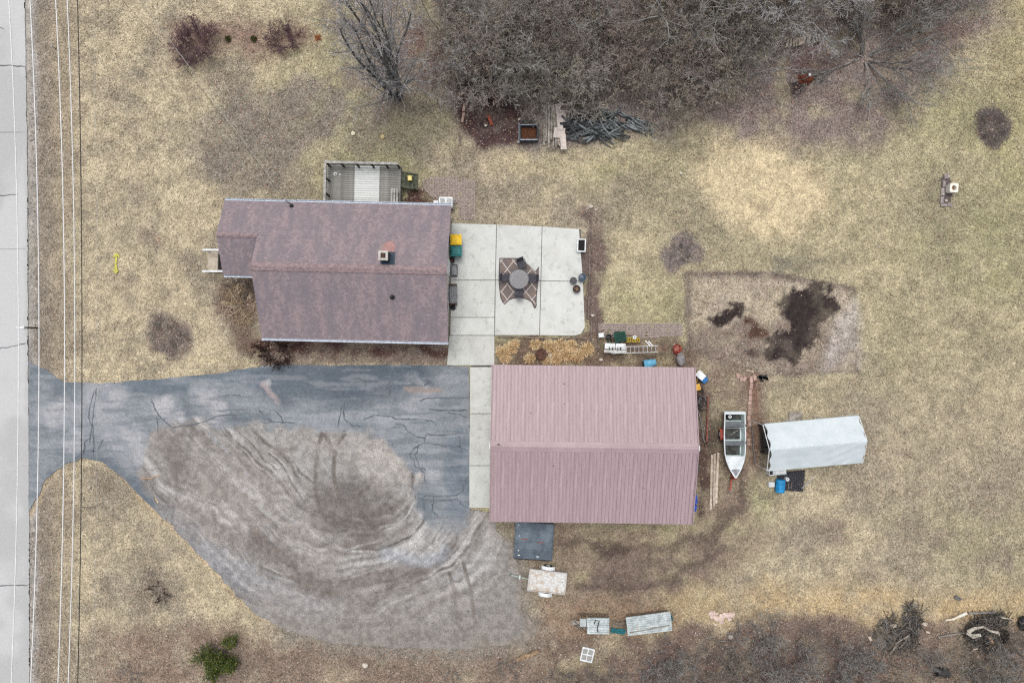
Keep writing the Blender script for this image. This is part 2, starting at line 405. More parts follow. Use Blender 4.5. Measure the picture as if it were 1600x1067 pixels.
def lot_paint(px, py):
    wx = px + (fbm(px, py, 34, 4, 3) - .5) * 34; wy = py + (fbm(px, py, 34, 4, 8) - .5) * 34
    f2 = fbm(px, py, 80, 6, 21); f3 = fbm(px, py, 20, 5, 14)
    n = len(px)
    # asphalt
    col = np.tile(C(110, 118, 125), (n, 1))
    def bl(m, c):
        nonlocal col
        col = col + (C(*c) - col) * np.clip(m, 0, 1)[:, None]
    bl(sstep(.44, .60, f2) * .75, (140, 145, 150))
    bl(sstep(.42, .28, f2) * .6, (98, 110, 120))
    bl(sstep(46, 20, sline(wx, wy, [(420,590),(480,598),(560,600),(640,590)])) * .75, (82, 94, 106))
    bl(sstep(22, 6, sline(wx, wy, [(200,605),(300,598),(400,585)])) * .6, (94, 108, 120))
    bl(sstep(26, 8, sline(wx, wy, [(712,690),(712,790)])) * .5, (102, 116, 130))
    bl(sstep(24, 6, sline(wx, wy, [(140,720),(180,745),(240,800),(330,885)])) * .75, (98, 106, 116))
    for x, y, r, o in ((90,650,34,.6),(120,690,26,.5),(180,625,22,.35),(255,640,26,.9),(275,655,20,.8),(330,635,44,.55),(150,640,60,.35),(200,690,50,.5),(225,715,28,.5),
                       (640,600,24,.35),(655,612,20,.5),(620,640,60,.25),(665,740,26,.4),(415,600,12,.5),(440,700,20,.3)):
        bl(sstep(r, r * .3, np.hypot(wx - x, wy - y)) * o * (.4 + sstep(.3, .6, f3)), (174, 172, 174))
    bl(sstep(7, 2, sline(wx, wy, [(625,606),(648,612),(680,612)])) * .8, (152, 136, 126))
    bl(sstep(9, 2, sline(wx, wy, [(405,598),(415,608),(430,620)])) * sstep(.4, .6, f3) * .7, (170, 152, 148))
    bl(sstep(.52, .68, fbm(px * .16, py, 7, 5, 55)) * .4, (92, 102, 112))                 # worn sealer strokes
    bl(sstep(.46, .3, fbm(px * .16, py, 9, 5, 58)) * .35, (158, 160, 164))
    # gravel and dirt
    g = sdf(wx, wy, GRAVEL)
    dust = np.maximum(sstep(9, -5, g + (f3 - .5) * 26), sstep(840, 880, py + px * .05 + (f3 - .5) * 30))
    gc = np.tile(C(153, 150, 146), (n, 1))
    def gl(m, c):
        nonlocal gc
        gc = gc + (C(*c) - gc) * np.clip(m, 0, 1)[:, None]
    dx, dy = px - 540 + (fbm(px, py, 70, 4, 2) - .5) * 34, py - 705 + (fbm(px, py, 70, 4, 12) - .5) * 34
    tl = -.71 * dx - .70 * dy; lf = tl > 0; rt = (dx > 0) & (dy < 0)
    r = np.where(lf & (dx < 0), -.70 * dx + .71 * dy, np.where(rt, dx, np.hypot(dx, dy)))
    th = np.where(lf & (dx < 0), -.785 - tl / 200, np.where(rt, 1.571 - dy / 200, np.arctan2(dx, dy)))
    sw = fbm(r, th * 26, 12, 5, 31); sw2 = fbm(r, th * 50, 38, 5, 44)
    low = sstep(60, 110, r) * sstep(330, 270, r)
    gl(sstep(.46, .72, sw2) * low * .7, (128, 118, 110))
    gl(sstep(.5, .68, sw) * low * .7, (126, 117, 110))
    gl(sstep(.48, .32, sw) * low * .65, (190, 186, 182))
    ra = random.Random(5)
    for k in range(85):                                                   # single wheel scrapes swinging round the loop
        r0 = ra.uniform(75, 290); t0 = ra.uniform(-2.0, .9); t1 = t0 + ra.uniform(.5, 1.7); w0 = ra.uniform(1.2, 4.0); dr = ra.uniform(-26, 26)
        m = sstep(w0, w0 * .35, np.abs(r - r0 - dr * (th - t0))) * sstep(t0, t0 + .15, th) * sstep(t1, t1 - .15, th) * (.35 + .65 * sstep(.35, .6, f3))
        gl(m * ra.uniform(.45, .9), ra.choice(((106, 99, 94), (114, 107, 102), (97, 90, 85), (188, 186, 183), (146, 148, 152))))
    gl(sstep(.45, .62, f2) * .45, (158, 148, 140))
    gl(sstep(105, 25, np.hypot(wx - 545, (wy - 790) * 1.25)) * .75, (108, 100, 95))
    gl(sstep(60, 25, np.hypot(wx - 600, (wy - 720) * 1.2)) * .4, (186, 178, 168))
    gl(sstep(26, 6, sline(wx, wy, [(400,840),(450,885),(520,925),(590,905),(650,895)])) * .75, (108, 96, 89))
    gl(sstep(22, 5, sline(wx, wy, [(290,770),(350,830),(420,880)])) * .3, (132, 122, 114))
    gl(sstep(34, 8, sline(wx, wy, [(330,860),(420,930),(520,955)])) * .45, (162, 162, 166))
    gl(sstep(16, 4, sline(wx, wy, [(600,860),(660,880),(690,860)])) * .5, (150, 156, 164))
    for t in ([(503,676),(497,700),(493,730),(493,765),(498,790),(510,815)], [(507,680),(515,690),(521,705)], [(538,678),(528,695),(522,715),(521,740),(526,765),(538,788),(556,806),(585,815)], [(645,740),(645,765),(640,785),(622,806)], [(560,805),(590,798),(612,778)],
              [(702,895),(712,930),(716,975)], [(724,880),(735,920),(742,970)]):
        d = sline(px, py, t); gl(sstep(4.2, 1.8, d) * (.3 + .6 * sstep(.35, .6, f3)), (112, 103, 96))
    gl(sstep(880, 1000, wy) * .8, (132, 124, 116))
    gl(sstep(46, 6, -sdf(wx, wy, LOT)) * sstep(430, 330, px) * .5, (128, 130, 134))
    gl(sstep(720, 800, wx) * sstep(800, 840, wy) * .6, (138, 132, 126))
    gl(sstep(-16, -2, sdf(wx, wy, LOT)) * sstep(800, 880, wx + wy * .1) * .6, (142, 128, 112))
    gl(sstep(7, 2, sline(px, py, [(430,704),(462,702)])) * .6, (128, 122, 116))
    col = col + (gc - col) * dust[:, None]
    col = col * (1 - .18 * (.35 + .65 * dust) + .36 * (.35 + .65 * dust) * sstep(.22, .78, fbm(px, py, 6, 3, 91)))[:, None]
    return col, dust

# ------------------------------------------------------------------ ground materials
def painted_mat(name, s1, s2, lo1, lo2, bs, bd, rough=.95):
    m = bpy.data.materials.new(name); n, l, b = nodes_of(m)
    at = n.new('ShaderNodeAttribute'); at.attribute_name = 'Col'
    v = coords(n, l)
    a = ramp(n, l, noise(n, l, v, s1, 3, .65), .3, .7, lo1, 2 - lo1)
    c_ = ramp(n, l, noise(n, l, v, s2, 2, .7), .32, .68, lo2, 2 - lo2)
    mu = n.new('ShaderNodeMath'); mu.operation = 'MULTIPLY'; l.new(a, mu.inputs[0]); l.new(c_, mu.inputs[1])
    cb = n.new('ShaderNodeCombineColor')
    for i in range(3): l.new(mu.outputs[0], cb.inputs[i])
    l.new(mixc(n, l, at.outputs['Color'], cb.outputs[0], 1.0, 'MULTIPLY'), b.inputs['Base Color'])
    b.inputs['Roughness'].default_value = rough; b.inputs['Specular IOR Level'].default_value = .15
    bump(n, l, noise(n, l, v, s2 * .8, 3, .7), b, bs, bd)
    return m
soil_mat = painted_mat('ground_thatch', 5, 13, .82, .62, .9, .05)
lot_mat = painted_mat('gravel_dirt', 9, 20, .86, .66, .8, .02, .85)
asph_mat = painted_mat('asphalt', 6, 24, .87, .78, .45, .012, .8)
blade_mat = bpy.data.materials.new('dry_blades'); _n, _l, _b = nodes_of(blade_mat)
_a = _n.new('ShaderNodeAttribute'); _a.attribute_name = 'Col'; _l.new(_a.outputs['Color'], _b.inputs['Base Color'])
_b.inputs['Roughness'].default_value = .9; _b.inputs['Specular IOR Level'].default_value = .1

# ------------------------------------------------------------------ ground: one sheet out to the horizon, finely divided where the photo looks
gx = np.concatenate([[-600, -300, -150, -80, -50, -40], np.arange(-35.5, 35.6, .15), [40, 50, 80, 150, 300, 600]])
gy = np.concatenate([[-600, -300, -150, -80, -50, -30], np.arange(-24.5, 24.6, .15), [30, 50, 80, 150, 300, 600]])
X, Y = np.meshgrid(gx, gy); nx, ny = len(gx), len(gy)
px = 800 + S * X.ravel(); py = 533.5 - S * Y.ravel()
gcol, ggr, glf = ground_paint(np.clip(px, -60, 1660), np.clip(py, -60, 1130))
zz = -0.012 - .05 * fbm(px, py, 16, 3, 40)
I = np.arange(nx * ny).reshape(ny, nx)
F = np.stack([I[:-1, :-1].ravel(), I[:-1, 1:].ravel(), I[1:, 1:].ravel(), I[1:, :-1].ravel()], 1)
ground = link('ground', np_mesh('ground', np.c_[X.ravel(), Y.ravel(), zz], F, soil_mat, {'Col': gcol}, True)); struct(ground)

def sheet(name, poly, z, cell, paint, mat, rag=2.0):
    """flat sheet cut to a ground outline, with a slightly ragged edge"""
    xs = [p[0] for p in poly]; ys = [p[1] for p in poly]; st = cell * S
    ax = np.arange(min(xs) - st, max(xs) + 2 * st, st); ay = np.arange(min(ys) - st, max(ys) + 2 * st, st)
    A, B = np.meshgrid(ax, ay); a, b = A.ravel(), B.ravel()
    def d_(x, y): return sdf(x, y, poly) + (fbm(x, y, 9, 3, 77) - .5) * 2 * rag
    d = d_(a, b); e = 1.0
    g1 = (d_(a + e, b) - d) / e; g2 = (d_(a, b + e) - d) / e
    gl = np.hypot(g1, g2) + 1e-6
    nr = (d > 0) & (d < st * 1.5)
    a = np.where(nr, a - d * g1 / gl, a); b = np.where(nr, b - d * g2 / gl, b)
    keep = d < st * 1.5; I = np.arange(A.size).reshape(A.shape)
    F = np.stack([I[:-1, :-1].ravel(), I[1:, :-1].ravel(), I[1:, 1:].ravel(), I[:-1, 1:].ravel()], 1)
    F = F[keep[F].all(1) & (d[F] < st * .4).any(1)]
    us, inv = np.unique(F, return_inverse=True); F = inv.reshape(F.shape)
    a, b = a[us], b[us]
    c = paint(a, b); c = c[0] if isinstance(c, tuple) else c
    V = np.c_[(a - 800) / S, (533.5 - b) / S, np.full(len(a), z)]
    return link(name, np_mesh(name, V, F, mat, {'Col': c}))
gravel_lot = struct(sheet('gravel_lot', LOTG, .010, .07, lot_paint, lot_mat, 4.0))
driveway = struct(sheet('driveway', ASPH, .018, .07, lot_paint, asph_mat, 1.6))
def road_paint(a, b):
    f = fbm(a, b, 70, 4, 50); c = np.tile(C(191, 191, 190), (len(a), 1))
    c = c + (C(177, 177, 176) - c) * sstep(.4, .65, f)[:, None]
    e = sstep(36, 43, a + (fbm(a, b, 10, 3, 3) - .5) * 8); c = c + (C(176, 174, 172) - c) * (e * .6)[:, None]
    return c
road = struct(sheet('road', [(-160,-40),(38,-40),(43,250),(44,560),(46,800),(46,1110),(-160,1110)], .014, .1, road_paint, painted_mat('road_surface', 6, 30, .95, .93, .15, .006, .85), 1.0))
tar = M('crack_tar', (104, 110, 116), (82, 87, 93), 3, .8, fv=.3)
road_tar = M('road_crack', (104, 104, 106), (84, 84, 86), 6, .8, fv=.2)
def wig(pts, amp=.06, sub=5):
    o = []
    for (a, b), (c, d) in zip(pts[:-1], pts[1:]):
        for k in range(sub):
            t = k / sub; o.append((a + (c - a) * t + random.uniform(-amp, amp), b + (d - b) * t + random.uniform(-amp, amp)))
    return o + [pts[-1]]
for pts, wd in (([(-40,44),(0,43),(6,46)], .05), ([(-60,101),(0,103),(20,103),(40,105)], .07), ([(-60,206),(40,207)], .03), ([(-60,306),(0,306),(29,304)], .06), ([(-60,389),(40,389)], .025),
                ([(-60,556),(0,544),(22,541),(41,536)], .06), ([(-60,914),(0,915),(20,914),(44,914)], .06)):
    MB().strip(wig([P(*p) for p in pts], .03), wd, .018, .3).obj('crack', road_tar, road)
def z2(pts, ox, oy): return [(ox + x / 3.9525, oy + y / 3.9525) for x, y in pts]
CR = [[(540,340),(530,430),(505,540)], [(560,345),(540,430),(545,500),(600,530),(660,540)], [(590,250),(630,240),(680,270),(670,340),(655,410)], [(825,350),(822,270),(840,220)],
      [(660,500),(740,465),(820,475),(880,495),(980,495),(1080,500),(1120,530)], [(860,520),(910,530),(940,570),(990,600),(1040,605),(1060,588),(1150,590),(1310,580)],
      [(1040,605),(1045,640),(980,670),(950,710),(990,790),(1040,820),(1045,890)], [(1000,660),(985,720),(1010,780),(1050,815)], [(1045,640),(1150,655),(1240,660),(1310,685)],
      [(1250,600),(1265,620),(1262,665)], [(1030,970),(1100,965),(1240,965),(1280,930),(1300,850)], [(1100,965),(1090,1060),(1130,1100)], [(1030,975),(1045,1060)],
      [(1010,385),(1060,365),(1200,360),(1310,365)], [(1060,430),(1200,440),(1310,440)], [(1180,450),(1260,465),(1310,485)], [(820,350),(560,345),(420,310)],
      [(900,290),(960,280),(1040,290),(1070,260),(1040,210)], [(20,430),(50,490),(100,500)], [(110,440),(160,480),(170,510)], [(0,515),(120,510),(240,515)], [(1130,1000),(1240,980),(1290,1040)]]
CL = [[(580,310),(560,420),(545,480),(570,540),(560,600),(525,640),(515,720)], [(600,300),(580,420),(575,500),(580,640),(580,730)], [(460,740),(520,690),(600,690)],
      [(930,365),(960,430),(1000,490),(1060,550),(1150,530),(1260,515),(1330,475),(1500,465)], [(970,480),(975,580)], [(1340,440),(1530,435)], [(1340,350),(1450,345),(1520,355)],
      [(600,690),(640,620)], [(565,600),(550,650)]]
for q, ox in [(q, 400) for q in CR] + [(q, 0) for q in CL]:
    MB().strip(wig([P(*p) for p in z2(q, ox, 530)], .05), .07, .0225, .65).obj('crack', tar, driveway)

# ------------------------------------------------------------------ grass blades and fallen leaves (uncountable)
HARD = [LOT, [(-200,-60),(46,-60),(46,1120),(-200,1120)], [(704,350),(915,356),(915,524),(774,524),(774,572),(733,800),(704,571)], [(412,330),(700,330),(700,520),(412,520)],
        [(775,590),(1070,590),(1070,800),(775,800)], [(936,504),(1068,504),(1068,526),(936,526)]]
def scatter(name, N, area, keepf, ln, wd, lift, colf, mat, tip=.02):
    x0, y0, x1, y1 = area
    a = rng.uniform(x0, x1, N); b = rng.uniform(y0, y1, N)
    k = np.ones(N, bool)
    for h in HARD: k &= sdf(a, b, h) > 1.0
    a, b = a[k], b[k]
    col, gr, lf = ground_paint(a + rng.normal(0, 5, len(a)), b + rng.normal(0, 5, len(a)))
    k = rng.random(len(a)) < keepf(gr, lf); a, b, col = a[k], b[k], col[k]; n = len(a)
    x = (a - 800) / S; y = (533.5 - b) / S
    th = rng.uniform(0, 2 * PI, n); L = ln * rng.uniform(.5, 1.5, n); W = wd * rng.uniform(.6, 1.4, n)
    cx, cy = np.cos(th), np.sin(th); z0 = rng.uniform(0, lift, n) - .02; z1 = z0 + rng.uniform(-tip, tip * 2, n)
    if name == 'fallen_leaves':
        V = np.stack([np.c_[x - cx * L, y - cy * L, z0], np.c_[x - cy * W, y + cx * W, z1 + .012], np.c_[x + cx * L, y + cy * L, z0 + rng.uniform(0, .02, n)], np.c_[x + cy * W, y - cx * W, z1 + .012]], 1)
    else:
        V = np.stack([np.c_[x - cy * W, y + cx * W, z0], np.c_[x + cy * W, y - cx * W, z0], np.c_[x + cx * L, y + cy * L, z1]], 1)
    m = V.shape[1]
    F = np.arange(n * m).reshape(n, m)
    c = np.repeat(colf(col, n), m, 0)
    return stuff(link(name, np_mesh(name, V.reshape(-1, 3), F, mat, {'Col': c})))
AREA = (40, -20, 1630, 1090)
def grass_col(c, n):
    g = rng.normal(1.0, .25, n)[:, None]; t = rng.random(n)[:, None]
    c = c * np.clip(g, .3, 1.9)
    c = np.where(t < .16, c * np.array([[1.4, 1.38, 1.3]]), c)
    return np.clip(np.where(t > .90, c * np.array([[.5, .5, .5]]), c), .01, .8)
def leaf_col(c, n):
    pal = np.array([alb(*q) for q in ((150,118,98),(120,92,80),(176,150,130),(100,80,74),(190,170,158),(160,110,84),(84,68,64),(70,58,54),(210,196,184))])
    q = pal[rng.integers(0, len(pal), n)]
    return np.clip(.62 * q + .38 * c, .01, .8) * np.clip(rng.normal(1, .2, n), .5, 1.5)[:, None]
tag(scatter('dry_grass', 420000, AREA, lambda g, l: .15 + 0.85 * g, .10, .018, .035, grass_col, blade_mat), 'matted dry yellow grey lawn grass all over the yard', 'grass')
tag(scatter('fallen_leaves', 150000, AREA, lambda g, l: l ** 1.3, .05, .03, .03, leaf_col, blade_mat), 'brown and grey fallen leaves scattered over the yard and wood floor', 'leaves')

# loose stones on the gravel
N = 60000
a = rng.uniform(215, 845, N); b = rng.uniform(655, 1015, N); k = sdf(a, b, GRAVEL) + rng.normal(0, 5, N) < -2
a, b = a[k], b[k]; n = len(a); c, _d = lot_paint(a, b)
x = (a - 800) / S; y = (533.5 - b) / S; R_ = rng.uniform(.010, .032, n) * np.where(rng.random(n) < .06, 1.7, 1); t = rng.uniform(0, 6.28, n); z = np.full(n, .008)
V = np.stack([np.c_[x + R_ * np.cos(t + i * 2 * PI / 3) * rng.uniform(.7, 1.3, n), y + R_ * np.sin(t + i * 2 * PI / 3) * rng.uniform(.7, 1.3, n), z] for i in range(3)] + [np.c_[x + rng.normal(0, .004, n), y, z + R_ * 1.0]], 1)
o4 = np.arange(n)[:, None] * 4; F = np.concatenate([o4 + np.array([[0, 1, 3]]), o4 + np.array([[1, 2, 3]]), o4 + np.array([[2, 0, 3]])])
cc = c * np.clip(rng.normal(1.05, .35, n), .4, 2.0)[:, None]
tag(stuff(link('loose_gravel', np_mesh('loose_gravel', V.reshape(-1, 3), F, blade_mat, {'Col': np.repeat(np.clip(cc, .02, .75), 4, 0)}))), 'loose grey stones strewn over the gravel lot', 'gravel')

# ================================================================== concrete patio and walks: every cast slab a piece
def concrete_mat(name, c1, c2):
    m = bpy.data.materials.new(name); n, l, b = nodes_of(m); v = coords(n, l); oi = n.new('ShaderNodeObjectInfo')
    c = mixc(n, l, alb(*c1), alb(*c2), ramp(n, l, noise(n, l, v, .9, 5, .6), .4, .7))
    c = mixc(n, l, c, alb(146, 145, 138), ramp(n, l, noise(n, l, v, 2.6, 7, .72), .54, .72, 0, .65))         # dirt and water marks
    c = mixc(n, l, c, alb(192, 168, 146), ramp(n, l, noise(n, l, v, .55, 6, .7), .62, .72, 0, .5))           # rust and leaf stain
    f = noise(n, l, v, 22, 4, .75); g = ramp(n, l, f, .3, .7, .88, 1.1); cb = n.new('ShaderNodeCombineColor')
    for i in range(3): l.new(g, cb.inputs[i])
    c = mixc(n, l, c, cb.outputs[0], 1, 'MULTIPLY'); hv = n.new('ShaderNodeHueSaturation')
    l.new(ramp(n, l, oi.outputs['Random'], 0, 1, .96, 1.03), hv.inputs['Value']); l.new(c, hv.inputs['Color']); l.new(hv.outputs[0], b.inputs['Base Color'])
    b.inputs['Roughness'].default_value = .9; b.inputs['Specular IOR Level'].default_value = .2; bump(n, l, f, b, .2, .006); return m
concrete = concrete_mat('concrete', (212, 213, 208), (197, 199, 193)); concrete_old = concrete_mat('concrete_old', (206, 207, 200), (188, 189, 181))
def slabs(name, quads, mat, top, gap=.02):
    root = struct(MB().prism([P(*p) for p in quads[0]], .002, top - .03).obj(name, M('joint_dirt', (104, 98, 90), (70, 66, 60), 5, .95)))
    for q in quads[1:]:
        pts = [P(*p) for p in q]; cx = sum(p[0] for p in pts) / len(pts); cy = sum(p[1] for p in pts) / len(pts)
        pts = [(x + (gap if x < cx else -gap), y + (gap if y < cy else -gap)) for x, y in pts]
        m = MB().prism(pts, .004, top + random.uniform(-.004, .004)); m.obj('slab', mat, root)
    return root
slabs('patio', [[(706,351),(775,352),(907,359),(913,516),(905,523),(778,523),(705,523)],
                [(704,349),(776,351),(774,438),(704,438)], [(776,351),(847,354),(845,439),(774,438)], [(847,354),(905,358),(911,440),(845,439)],
                [(704,438),(774,438),(773,496),(704,496)], [(774,438),(845,439),(843,524),(773,524)], [(845,439),(911,440),(914,512),(908,522),(898,525),(843,524)],
                [(704,496),(773,496),(773,524),(703,524)]], concrete, .09)
slabs('walkway', [[(736,526),(771,526),(769,790),(736,790)],
                  [(702,524),(773,524),(773,571),(698,571)], [(734,573),(771,573),(771,646),(734,646)], [(734,646),(771,646),(771,727),(733,727)], [(733,727),(771,727),(771,793),(733,793)]], concrete_old, .06)

# ================================================================== brick paths (bricks smaller than can be picked apart)
brick_mat = M('path_brick', (170, 156, 147), (140, 127, 119), 7, .9, fine=30, fv=.3)
def brick_path(name, poly, rot, label):
    m = MB(); n = 0
    xs = [p[0] for p in poly]; ys = [p[1] for p in poly]
    cx, cy = P(sum(xs) / len(xs), sum(ys) / len(ys)); pl = [P(*p) for p in poly]
    x0, x1 = min(p[0] for p in pl), max(p[0] for p in pl); y0, y1 = min(p[1] for p in pl), max(p[1] for p in pl)
    y = y0; r = 0
    while y < y1:
        x = x0 - (.105 if r % 2 else 0)
        while x < x1:
            if sdf(np.array([x]), np.array([y]), pl)[0] < .03 and random.random() > .04:
                m.box(x, y, .005 + random.uniform(-.008, .012), .198, .094, .05, rot + random.uniform(-.04, .04))
            x += .212
        y += .106; r += 1
    o = m.obj(name, brick_mat); return stuff(tag(o, label, 'path'))
brick_path('brick_path', [(936,505),(1067,506),(1067,526),(936,527)], 0, 'weathered pinkish grey brick path between lawn and the ladder')
brick_path('brick_path', [(664,280),(700,276),(742,284),(742,342),(720,342),(716,318),(680,310),(660,296)], PI / 2, 'weathered brick landing at the foot of the deck stairs')

# ================================================================== house
HX, HY, HR = -9.5, 4.25, math.radians(-1.3)
house = thing('house', 'single storey house with mauve brown shingle roof, chimney and white gutters', 'house', (HX, HY, 0), HR)
def shingle_mat():
    m = bpy.data.materials.new('asphalt_shingle'); n, l, b = nodes_of(m)
    uv = n.new('ShaderNodeUVMap')
    br = n.new('ShaderNodeTexBrick'); br.offset = .5; br.inputs['Scale'].default_value = 1
    br.inputs['Brick Width'].default_value = .17; br.inputs['Row Height'].default_value = .142; br.inputs['Mortar Size'].default_value = .008
    br.inputs['Color1'].default_value = (*alb(155, 141, 144), 1); br.inputs['Color2'].default_value = (*alb(131, 119, 123), 1)
    br.inputs['Mortar'].default_value = (*alb(128, 112, 113), 1); br.inputs['Bias'].default_value = -.05
    l.new(uv.outputs[0], br.inputs['Vector'])
    mp = n.new('ShaderNodeMapping'); mp.inputs['Scale'].default_value = (1.6, .45, 1); l.new(uv.outputs[0], mp.inputs['Vector'])
    st = noise(n, l, mp.outputs[0], 1.0, 5, .65)
    c = mixc(n, l, br.outputs['Color'], alb(126, 119, 124), ramp(n, l, st, .45, .62, 0, .85))     # old run-off streaks
    c = mixc(n, l, c, alb(162, 144, 144), ramp(n, l, st, .46, .3, 0, .6))
    f = noise(n, l, uv.outputs[0], 13, 5, .8); g = ramp(n, l, f, .32, .68, .72, 1.28)
    cb = n.new('ShaderNodeCombineColor')
    for i in range(3): l.new(g, cb.inputs[i])
    l.new(mixc(n, l, c, cb.outputs[0], 1, 'MULTIPLY'), b.inputs['Base Color'])
    b.inputs['Roughness'].default_value = .95; b.inputs['Specular IOR Level'].default_value = .15
    bump(n, l, f, b, .5, .01); return m
shingle = shingle_mat()
gutter_mat = M('gutter_white', (214, 222, 232), (184, 192, 204), 5, .5, fv=.08, bs=.05)
siding = M('siding', (206, 202, 192), (196, 191, 180), 3, .7, fv=.06)
SL = 2.0 / 4.17
def slope(x0, x1, yr, ye, zr, seed=0):
    """one roof plane laid in stepped shingle courses from eave ye up to ridge yr"""
    v, f, uv = [], [], []; L = math.hypot(yr - ye, (zr - (zr - abs(yr - ye) * SL))); n = int(L / .142)
    for i in range(n):
        a, b = i / n, (i + 1) / n
        ya, yb = ye + (yr - ye) * a, ye + (yr - ye) * b
        za, zb = zr - abs(yr - ya) * SL + .012, zr - abs(yr - yb) * SL + .002
        k = len(v)
        v += [(x0, ya, za), (x1, ya, za), (x1, yb, zb), (x0, yb, zb), (x0, ya, za - .014), (x1, ya, za - .014)]
        f += [(k, k + 1, k + 2, k + 3), (k + 4, k + 5, k + 1, k)]
        uv += [(x0 + seed, a * L), (x1 + seed, a * L), (x1 + seed, b * L), (x0 + seed, b * L)] + [(x0 + seed, a * L)] * 2 + [(x1 + seed, a * L)] * 2
    k = len(v); ze = zr - abs(yr - ye) * SL                               # underside
    v += [(x0, ye, ze - .12), (x1, ye, ze - .12), (x1, yr, zr - .12), (x0, yr, zr - .12), (x0, ye, ze), (x1, ye, ze), (x1, yr, zr), (x0, yr, zr)]
    f += [(k, k + 3, k + 2, k + 1), (k, k + 1, k + 5, k + 4), (k, k + 4, k + 7, k + 3), (k + 1, k + 2, k + 6, k + 5)]
    uv += [(0, 0)] * 16
    m = bpy.data.meshes.new('roof_slope'); m.from_pydata(v, [], f)
    u = m.uv_layers.new(name='UVMap'); u.data.foreach_set('uv', np.array(uv, np.float32).ravel())
    m.update(); m.materials.append(shingle); return m
ZR = 4.75
link('roof_slope', slope(-5.7, 5.7, 0, 4.17, ZR), house); link('roof_slope', slope(-5.7, 5.7, 0, -4.17, ZR, 31), house)
ZW = ZR - (4.17 - 2.25) * SL - .003
link('roof_slope', slope(-8.15, -5.703, 1.92, 4.17, ZW, 57), house); link('roof_slope', slope(-8.15, -5.55, 1.92, -.36, ZW, 83), house)
rc = M('ridge_cap', (158, 138, 138), (130, 113, 115), 6, .95, fine=20, fv=.25)
def ridge(x0, x1, yr, zr, w):
    m = MB(); n = int((x1 - x0) / .3)
    for i in range(n):
        a = x0 + (x1 - x0) * i / n; b = x0 + (x1 - x0) * (i + 1) / n + .02
        for s in (-1, 1):
            m.quad((a, yr, zr + .075), (b, yr, zr + .06), (b, yr + s * w, zr + .06 - w * SL), (a, yr + s * w, zr + .075 - w * SL))
            m.quad((a, yr + s * w, zr + .075 - w * SL), (b, yr + s * w, zr + .06 - w * SL), (b, yr + s * w, zr - w * SL), (a, yr + s * w, zr - w * SL))
    return m.obj('ridge_cap', rc, house)
ridge(-5.7, 5.7, 0, ZR, .24); ridge(-8.15, -5.7, 1.92, ZW, .13)
def gutter(x0, x1, y, z, s):
    m = MB()
    m.box((x0 + x1) / 2, y + s * .02, z - .05, x1 - x0, .02, .11); m.box((x0 + x1) / 2, y + s * .13, z - .05, x1 - x0, .02, .11)
    m.box((x0 + x1) / 2, y + s * .075, z - .1, x1 - x0, .1, .015)
    k = x0 + .4
    while k < x1: m.box(k, y + s * .075, z - .01, .03, .1, .012); k += .75
    return m.obj('gutter', gutter_mat, house)
gutter(-8.15, -5.72, 4.17, 2.75, 1); gutter(-5.7, 5.7, 4.17, 2.75, 1); gutter(-5.7, 5.7, -4.17, 2.75, -1); gutter(-8.15, -5.75, -.36, 2.65, -1)
wl_ = MB().box(0, 0, 1.3, 10.9, 7.6, 2.6)
for x in (-5.45, 5.45):                                                   # gable triangles
    s = -.01 if x < 0 else .01
    wl_.prism([(0, 0)] * 0 or [(x - .05, -3.8), (x + .05, -3.8), (x + .05, 3.8), (x - .05, 3.8)], 2.6, 2.62)
    b0 = len(wl_.v); wl_.v += [(x, -3.8, 2.62), (x, 3.8, 2.62), (x, 0, 4.5)]; wl_.f.append((b0, b0 + 1, b0 + 2))
wl_.obj('wall', siding, house)
wg = MB().box(-6.64, 1.92, 1.3, 2.36, 3.9, 2.6); b0 = len(wg.v); wg.v += [(-7.8, -.02, 2.6), (-7.8, 3.86, 2.6), (-7.8, 1.92, 3.6)]; wg.f.append((b0, b0 + 1, b0 + 2))
wg.obj('wall', siding, house)
found = M('foundation', (150, 146, 140), (126, 122, 116), 3, .9)
MB().box(0, 0, .15, 11.0, 7.7, .3).obj('foundation', found, house); MB().box(-6.74, 1.92, .15, 2.36, 4.0, .3).obj('foundation', found, house)
glass = M('window_glass', (64, 74, 84), (48, 56, 66), 2, .1, fv=.03, bs=0, spec=.6)
def window(x, y, z, w_, h_, nx_, ny_, parent):
    fr = MB(); t = .06; c = MB()
    if nx_:
        for s in (-1, 1): fr.box(x, y + s * w_ / 2, z, .06, t, h_ + t); fr.box(x, y, z + s * h_ / 2, .06, w_ - t, t)
        fr.box(x, y, z, .05, w_ - t, .04)
        c.box(x, y, z, .03, w_ - t, h_ - t)
    else:
        for s in (-1, 1): fr.box(x + s * w_ / 2, y, z, t, .06, h_ + t); fr.box(x, y, z + s * h_ / 2, w_ - t, .06, t)
        fr.box(x, y, z, w_ - t, .05, .04)
        c.box(x, y, z, w_ - t, .03, h_ - t)
    f = fr.obj('window', white_paint, parent); c.obj('pane', glass, f)
for x in (-3.4, .2, 3.6): window(x, -3.82, 1.55, 1.4, 1.1, 0, 1, house)
for x in (-3.6, 3.8): window(x, 3.82, 1.55, 1.2, 1.0, 0, 1, house)
window(5.47, -2.2, 1.55, 1.3, 1.1, 1, 0, house); window(-7.83, .35, 1.5, .8, 1.1, 1, 0, house)
dr = MB().box(5.48, .55, 1.15, .06, .95, 2.1).obj('door', white_paint, house); MB().box(5.53, .2, 1.1, .05, .05, .12).obj('handle', dark_metal, dr)
dr = MB().box(.6, 3.83, 1.8, 1.7, .06, 2.0).obj('door', white_paint, house); MB().box(.1, 3.88, 1.7, .05, .05, .12).obj('handle', dark_metal, dr)
